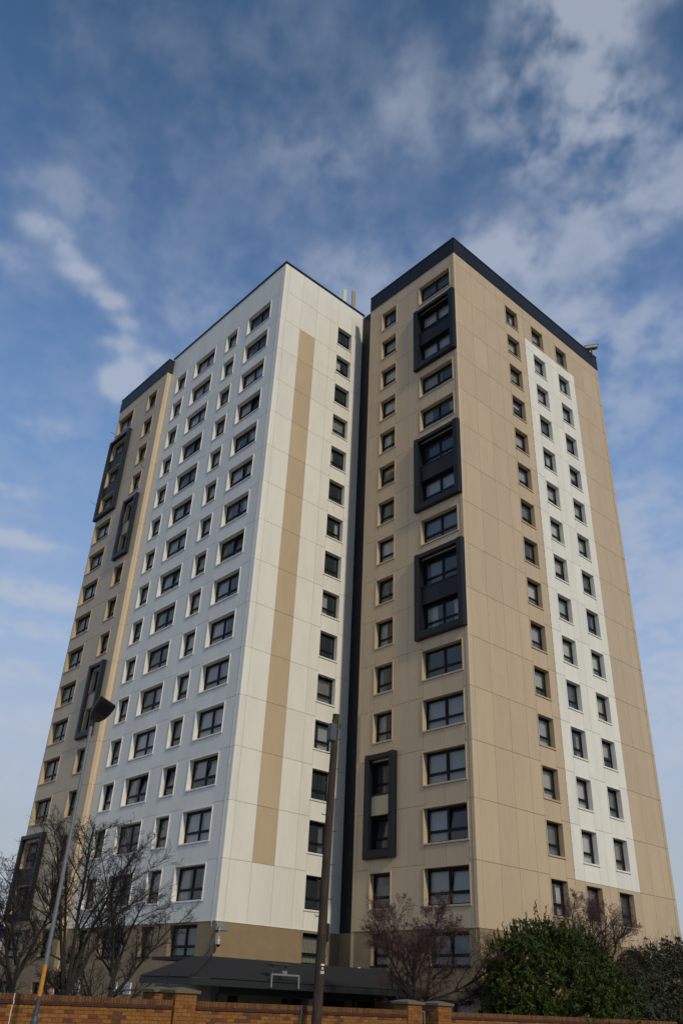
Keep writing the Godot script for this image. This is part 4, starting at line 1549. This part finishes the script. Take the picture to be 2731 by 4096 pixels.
func limb(p: Vector3, d: Vector3, L: float, r: float, level: int, last: int, upward: float) -> void:
	r = maxf(r, 0.0042)
	var n := 7 if level == 0 else (5 if level < last - 1 else 3 if level < last else 2)
	var pts := PackedVector3Array([p])
	var rr := PackedFloat32Array([r])
	var dd := d
	var q := p
	for i in n:
		var wob := 0.09 if level == 0 else (0.16 if level == 1 else 0.24)
		dd = (dd + Vector3(vr.randf_range(-wob, wob), vr.randf_range(-wob, wob) + upward * (0.10 if level < 2 else 0.2), vr.randf_range(-wob, wob))).normalized()
		q += dd * (L / n)
		pts.append(q)
		rr.append(lerpf(r, r * (0.35 if level < last else 0.5), (i + 1.0) / n))
	tube(tr_thick if level < 2 else tr_thin, pts, rr, 8 if level == 0 else (5 if level == 1 else 3), level == 0)
	if level == last:
		if vr.randf() < 0.8:
			bud(q, dd)
		return
	var kids: int = [9, 8 if thick_crown else 7, 6 if thick_crown else 5, 4, 3][level]
	for k in kids:
		var f := lerpf(0.22 if level == 0 else 0.12, 1.0, (k + vr.randf()) / kids)
		var i := mini(int(f * n), n - 1)
		var at := pts[i].lerp(pts[i + 1], f * n - i)
		var base := (pts[i + 1] - pts[i]).normalized()
		var ax := Vector3(vr.randf_range(-1, 1), vr.randf_range(-0.3, 0.3), vr.randf_range(-1, 1))
		ax = (ax - base * ax.dot(base)).normalized()
		var nd := (base + ax * vr.randf_range(0.55, 1.15)).normalized()
		var nl := L * vr.randf_range(0.36, 0.62) * (1.05 - 0.35 * f) * (1.25 if level == last - 1 else 1.0)
		if at.y + nd.y * nl > tree_top:
			nl *= 0.6
		limb(at, nd, nl, lerpf(r, r * 0.4, f) * vr.randf_range(0.5, 0.68), level + 1, last, upward)

func bud(p: Vector3, d: Vector3) -> void:
	var x := d.cross(Vector3(0.3, 0.5, 0.8)).normalized()
	var y := d.cross(x)
	var s := bud_size * vr.randf_range(0.7, 1.3)
	var tip := p + d * s * 2.4
	var c := p + d * s
	var ring := [c + x * s * 0.6, c + y * s * 0.6, c - x * s * 0.6, c - y * s * 0.6]
	for k in 4:
		var l := (k + 1) % 4
		var mid: Vector3 = (ring[k] + ring[l]) * 0.5 - c
		tri(tr_bud, ring[k], ring[l], tip, (mid.normalized() + d * 0.4).normalized())
		tri(tr_bud, ring[k], ring[l], p, (mid.normalized() - d * 0.5).normalized())

func bare_tree(at: Vector3, h: float, stems: Array, sd: int, label: String, red: bool, upward: float, last := 4) -> void:
	vr.seed = sd
	tr_thick = mb()
	tr_thin = mb()
	tr_bud = mb()
	tree_top = h
	var o := thing("bare_tree", label, "tree", at, "bare trees behind the wall")
	for s in stems:
		limb(s[0], (s[1] as Vector3).normalized(), s[2], s[3], 0, last, upward)
	put("trunk", tr_thick.commit(), M["bark"], o)
	var c := put("crown", tr_thin.commit(), M["twig_red" if red else "twig"], o)
	c.set_meta("kind", "stuff")
	var b := put("buds", tr_bud.commit(), M["bud_red" if red else "bud"], o)
	b.set_meta("kind", "stuff")

func leaf(st: SurfaceTool, p: Vector3, d: Vector3, up: Vector3, L: float, w: float) -> void:
	var s := d.cross(up).normalized()
	var n := s.cross(d).normalized()
	if n.y < 0:
		n = -n
	var m1 := p + d * L * 0.35 + n * L * 0.05
	var m2 := p + d * L * 0.7 + n * L * 0.03
	var tip := p + d * L - n * L * 0.06
	var n1 := (n + s * 0.3).normalized()
	var n2 := (n - s * 0.3).normalized()
	var a1 := m1 + s * w * 0.5 + n * w * 0.1
	var a2 := m2 + s * w * 0.42 + n * w * 0.1
	var b1 := m1 - s * w * 0.5 + n * w * 0.1
	var b2 := m2 - s * w * 0.42 + n * w * 0.1
	tri(st, p, a1, m1, n2)
	quad(st, m1, a1, a2, m2, n2)
	tri(st, m2, a2, tip, n2)
	tri(st, p, b1, m1, n1)
	quad(st, m1, b1, b2, m2, n1)
	tri(st, m2, b2, tip, n1)

# a sprig of leaves round the origin, growing along +y
func sprig(count: int, spread: float, L: float, w: float) -> Mesh:
	var st := mb()
	for i in count:
		var a := i * 2.399 + vr.randf_range(-0.4, 0.4)
		var h := vr.randf_range(-0.5, 0.6) * spread
		var rd := Vector3(cos(a), 0, sin(a))
		var p := rd * vr.randf_range(0.0, 0.5) * spread + Vector3(0, h, 0)
		var d := (rd * vr.randf_range(0.4, 1.0) + Vector3(0, vr.randf_range(0.1, 1.2), 0)).normalized()
		var k := vr.randf_range(0.75, 1.25)
		leaf(st, p, d, Vector3(vr.randf_range(-0.4, 0.4), 1, vr.randf_range(-0.4, 0.4)), L * k, w * k)
	return st.commit()

# sprigs spread over the outside and through the depth of lumpy ellipsoids, lobes of [centre, radii]
func foliage(o: Node3D, lobes: Array, count: int, mats: Array, shares: Array, L: float, w: float, leaves: int, lump: float, noise: FastNoiseLite) -> void:
	var lists := []
	for m in mats:
		lists.append([])
	var total := 0.0
	for l in lobes:
		total += l[1].x * l[1].y + l[1].y * l[1].z + l[1].x * l[1].z
	for l in lobes:
		var r: Vector3 = l[1]
		var n := int(count * (r.x * r.y + r.y * r.z + r.x * r.z) / total)
		for i in n:
			var d := Vector3(vr.randfn(), vr.randfn(), vr.randfn()).normalized()
			var f := 1.0 + noise.get_noise_3dv(d * 90.0 + l[0] * 37.0) * lump
			var p: Vector3 = l[0] + d * r * f * (1.0 - absf(vr.randfn()) * 0.16)
			if p.y < 0.08:
				continue
			var inside := false
			for l2 in lobes:
				if l2 != l and ((p - l2[0]) / l2[1]).length() < 0.6:
					inside = true
			if inside:
				continue
			var up := ((d / r).normalized() * 0.8 + Vector3(vr.randf_range(-0.5, 0.5), vr.randf_range(0.2, 1.1), vr.randf_range(-0.5, 0.5))).normalized()
			var x := up.cross(Vector3(vr.randfn(), vr.randfn(), vr.randfn())).normalized()
			var b := Basis(x, up, x.cross(up)) * Basis.from_scale(Vector3.ONE * vr.randf_range(0.75, 1.25))
			var t := vr.randf()
			var k := 0
			while k < mats.size() - 1 and t > shares[k]:
				t -= shares[k]
				k += 1
			lists[k].append(Transform3D(b, p))
	for k in mats.size():
		var mm := MultiMesh.new()
		mm.transform_format = MultiMesh.TRANSFORM_3D
		mm.mesh = sprig(leaves, L * 1.15, L, w)
		mm.instance_count = lists[k].size()
		for i in lists[k].size():
			mm.set_instance_transform(i, lists[k][i])
		var mi := MultiMeshInstance3D.new()
		mi.multimesh = mm
		mi.material_override = M[mats[k]]
		mi.name = "foliage"
		o.add_child(mi, true)
		mi.set_meta("kind", "stuff")

func make_laurel() -> void:
	vr.seed = 404
	var o := thing("laurel_bush", "big glossy dark green laurel bush spilling over the garden wall", "bush", Vector3(5.6, 0, 13.7))
	var noise := FastNoiseLite.new()
	noise.seed = 9
	noise.frequency = 0.02
	noise.fractal_octaves = 3
	var lobes := [[Vector3(0, 2.0, 0), Vector3(2.8, 2.1, 1.8)], [Vector3(-1.5, 2.3, -0.3), Vector3(1.5, 1.75, 1.3)], [Vector3(1.3, 2.6, 0.0), Vector3(1.9, 1.8, 1.5)], [Vector3(-0.3, 3.1, -0.2), Vector3(1.6, 1.4, 1.2)], [Vector3(-1.9, 1.0, 0.1), Vector3(1.2, 1.2, 1.3)], [Vector3(2.4, 1.5, 0.5), Vector3(1.5, 1.8, 1.4)]]
	foliage(o, lobes, 7000, ["leaf0", "leaf1", "leaf2", "leaf3"], [0.40, 0.38, 0.19, 0.03], 0.105, 0.04, 15, 0.42, noise)
	# upright shoots that break the outline
	var tw := mb()
	var sts := [mb(), mb(), mb()]
	for i in 330:
		var l: Array = lobes[vr.randi_range(0, lobes.size() - 1)]
		var d := Vector3(vr.randfn() * 0.75, absf(vr.randfn()) * 0.8 + 0.25, vr.randfn() * 0.75).normalized()
		var f := 1.0 + noise.get_noise_3dv(d * 90.0 + l[0] * 37.0) * 0.42
		var p: Vector3 = l[0] + d * l[1] * f * 0.95
		var g := (d * 0.5 + Vector3(vr.randf_range(-0.25, 0.25), 1.0, vr.randf_range(-0.25, 0.25))).normalized()
		var L := vr.randf_range(0.25, 0.62)
		rod(tw, p, p + g * L, 0.006, 4, 0.003)
		for j in 12:
			var a := j * 2.4
			var q := p + g * L * (0.2 + 0.8 * j / 11.0)
			var rd := Vector3(cos(a), 0, sin(a))
			leaf(sts[[0, 2, 1, 0][j % 4]], q, (g * 1.0 + rd * 0.75).normalized(), Vector3.UP + rd * 0.2, vr.randf_range(0.10, 0.15), 0.05)
	for i in 26:
		var a := vr.randf() * TAU
		rod(tw, Vector3(vr.randf_range(-1.6, 1.6), 0, vr.randf_range(-0.6, 0.6)), Vector3(cos(a) * 1.6, vr.randf_range(1.4, 3.2), sin(a) * 0.9), 0.025, 5, 0.008)
	put("stems", tw.commit(), M["bark"], o)
	for k in 3:
		var f := put("shoots", sts[k].commit(), M["leaf%d" % k], o)
		f.set_meta("kind", "stuff")

func make_dark_shrub() -> void:
	vr.seed = 505
	var o := thing("dark_shrub", "tall dull blackish hedge shrub at the right edge beside the laurel", "shrub", Vector3(15.2, 0, 12.2))
	var noise := FastNoiseLite.new()
	noise.seed = 19
	noise.frequency = 0.03
	noise.fractal_octaves = 3
	var lobes := [[Vector3(0, 1.9, 0), Vector3(3.4, 2.3, 1.9)], [Vector3(2.2, 2.5, 0), Vector3(2.6, 2.2, 1.9)], [Vector3(-2.5, 1.5, 0.3), Vector3(1.9, 1.8, 1.6)], [Vector3(4.6, 2.4, 0.2), Vector3(2.6, 2.6, 2.0)], [Vector3(0.4, 0.9, 1.2), Vector3(3.6, 1.4, 1.2)]]
	foliage(o, lobes, 9500, ["privet", "privet2"], [0.6, 0.4], 0.085, 0.04, 18, 0.25, noise)
	tr_thick = mb()
	tr_thin = mb()
	tr_bud = mb()
	bud_size = 0.012
	tree_top = 5.6
	for i in 170:
		var l: Array = lobes[vr.randi_range(0, 3)]
		var d := Vector3(vr.randfn() * 0.7, absf(vr.randfn()) * 0.7 + 0.5, vr.randfn() * 0.7).normalized()
		var p: Vector3 = l[0] + d * l[1] * 0.9
		limb(p, (d + Vector3(0, 0.8, 0)).normalized(), vr.randf_range(0.4, 0.9), 0.009, 3, 4, 0.3)
	for i in 30:
		rod(tr_thick, Vector3(vr.randf_range(-3, 4), 0, vr.randf_range(-0.8, 0.8)), Vector3(vr.randf_range(-3.5, 5), vr.randf_range(1.5, 3.4), vr.randf_range(-1.2, 1.2)), 0.03, 5, 0.01)
	put("stems", tr_thick.commit(), M["bark"], o)
	var t := put("twigs", tr_thin.commit(), M["bark"], o)
	t.set_meta("kind", "stuff")
	var b := put("buds", tr_bud.commit(), M["bud"], o)
	b.set_meta("kind", "stuff")
	bud_size = 0.012

func make_trees() -> void:
	# [start, direction, length, radius] per stem
	bare_tree(Vector3(-13.5, 0, 11.2), 4.9, [[Vector3.ZERO, Vector3(-0.02, 1, 0), 2.4, 0.075], [Vector3(0, 1.55, 0), Vector3(-0.65, 0.9, 0.1), 2.0, 0.05], [Vector3(0, 1.8, 0), Vector3(0.5, 1, -0.2), 2.2, 0.045], [Vector3(-0.05, 2.1, 0), Vector3(-0.3, 1, -0.3), 2.2, 0.045]], 61, "small bare tree at the left edge behind the lamp column", false, 0.35)
	bare_tree(Vector3(-12.25, 0, 11.5), 5.7, [[Vector3.ZERO, Vector3(0.02, 1, 0), 1.9, 0.13], [Vector3(-0.05, 1.5, 0), Vector3(-0.36, 1, 0.2), 3.6, 0.052], [Vector3(0.05, 1.55, 0), Vector3(0.2, 1, -0.2), 3.9, 0.056], [Vector3(0, 1.6, 0.05), Vector3(-0.08, 1, 0.15), 4.0, 0.055], [Vector3(0.05, 1.5, 0), Vector3(0.45, 1, 0.25), 3.3, 0.048], [Vector3(0, 1.6, -0.05), Vector3(-0.2, 1, -0.4), 3.6, 0.046]], 62, "largest bare tree with many rising stems, right of the lamp column", false, 0.3)
	bare_tree(Vector3(-10.55, 0, 10.6), 4.8, [[Vector3.ZERO, Vector3(0.03, 1, 0), 2.9, 0.09], [Vector3(0.02, 1.4, 0), Vector3(0.7, 0.9, 0.3), 2.4, 0.05], [Vector3(0.02, 1.7, 0), Vector3(0.45, 1, -0.35), 2.5, 0.05], [Vector3(-0.55, 0, 0.2), Vector3(-0.35, 1, 0), 2.3, 0.055], [Vector3(0, 2.0, 0), Vector3(-0.3, 1, 0.3), 2.2, 0.045]], 63, "bare tree with a straight thin trunk, left of the entrance canopy", false, 0.3)
	bud_size = 0.022
	thick_crown = true
	bare_tree(Vector3(1.15, 0, 11.0), 5.25, [[Vector3.ZERO, Vector3(-0.03, 1, 0.02), 3.2, 0.095], [Vector3(0.55, 0, -0.1), Vector3(0.20, 1, 0.0), 3.0, 0.085], [Vector3(-0.04, 1.8, 0), Vector3(-1.0, 0.75, 0.1), 3.0, 0.05], [Vector3(0.75, 1.8, 0), Vector3(0.9, 0.5, 1.0), 3.0, 0.045], [Vector3(0.7, 1.5, 0), Vector3(1.0, 0.35, 0.6), 2.4, 0.04], [Vector3(0.8, 2.0, -0.1), Vector3(0.5, 1, -0.4), 2.4, 0.045], [Vector3(-0.04, 2.3, 0), Vector3(-0.3, 1, -0.5), 2.3, 0.045], [Vector3(0, 2.3, 0), Vector3(0.3, 1, 0.4), 2.5, 0.045]], 64, "bare tree with red buds and twin trunks behind the gate pillars", true, 0.22)
	bare_tree(Vector3(12.6, 0, 11.0), 6.3, [[Vector3.ZERO, Vector3(0, 1, 0), 3.0, 0.11], [Vector3(0, 1.9, 0), Vector3(-0.35, 1, 0.2), 3.6, 0.06], [Vector3(0, 2.0, 0), Vector3(0.35, 1, 0.1), 3.7, 0.06], [Vector3(0, 2.2, 0), Vector3(0.9, 1, 0.2), 3.2, 0.055], [Vector3(0, 2.2, 0), Vector3(0.1, 1, -0.3), 3.7, 0.055]], 65, "bare red budded treetop rising behind the laurel bush", true, 0.3)
	bud_size = 0.012

# ---------------------------------------------------------------- ground and far house
func make_ground() -> void:
	struct("ground", box_mesh(Vector3(-600, -0.5, -600), Vector3(600, 0, 600)), M["ground"])
	struct("lawn", box_mesh(Vector3(-40, 0, 9.9), Vector3(40, 0.004, 15.2)), M["grass"])
	struct("pavement", box_mesh(Vector3(-80, 0.0, 15.7), Vector3(80, 0.10, 18.6), 0.01), M["paving"])
	struct("road", box_mesh(Vector3(-80, 0, 18.75), Vector3(80, 0.006, 30.0)), M["asphalt"])
	struct("kerb", box_mesh(Vector3(-80, 0, 18.6), Vector3(80, 0.11, 18.75), 0.015), M["kerb"])
	struct("forecourt", box_mesh(Vector3(-30, 0, -40), Vector3(40, 0.003, 9.88)), M["paving"])

func make_house() -> void:
	var o := thing("brick_house", "low brick house with a dark roof far behind at the left edge", "house", Vector3(-4.5, 0, -36))
	put("wall", box_mesh(Vector3(-8, 0, -4), Vector3(8, 4.7, 4)), M["house_brick"], o)
	var st := mb()
	var e := 0.4
	quad_auto(st, Vector3(-8 - e, 4.55, 4 + e), Vector3(8 + e, 4.55, 4 + e), Vector3(8 + e, 6.9, 0), Vector3(-8 - e, 6.9, 0), Vector3(0, 0, 0))
	quad_auto(st, Vector3(-8 - e, 4.55, -4 - e), Vector3(8 + e, 4.55, -4 - e), Vector3(8 + e, 6.9, 0), Vector3(-8 - e, 6.9, 0), Vector3(0, 0, 0))
	for s in [-1, 1]:
		tri(st, Vector3(s * (8 + e), 4.55, 4 + e), Vector3(s * (8 + e), 4.55, -4 - e), Vector3(s * (8 + e), 6.9, 0), Vector3(s, 0, 0))
	put("roof", st.commit(), M["house_roof"], o)
	put("gutter", box_mesh(Vector3(-8 - e, 4.45, 4 + e), Vector3(8 + e, 4.56, 4 + e + 0.1), 0.01), M["white_plastic"], o)
	for x in [-5.0, -1.5, 2.0, 5.0]:
		var w := put("window", box_mesh(Vector3(x - 0.6, 2.6, 4.0), Vector3(x + 0.6, 3.8, 4.04)), M["white_plastic"], o)
		put("pane", box_mesh(Vector3(x - 0.52, 2.68, 4.04), Vector3(x + 0.52, 3.72, 4.05)), M["frame"], w)

func _ready() -> void:
	rng.seed = 1234
	make_view()
	make_materials()
	make_faces()
	make_ground()
	make_tower()
	make_canopy()
	make_fixtures()
	make_wall()
	make_lamp()
	make_pole()
	make_house()
	make_trees()
	make_laurel()
	make_dark_shrub()
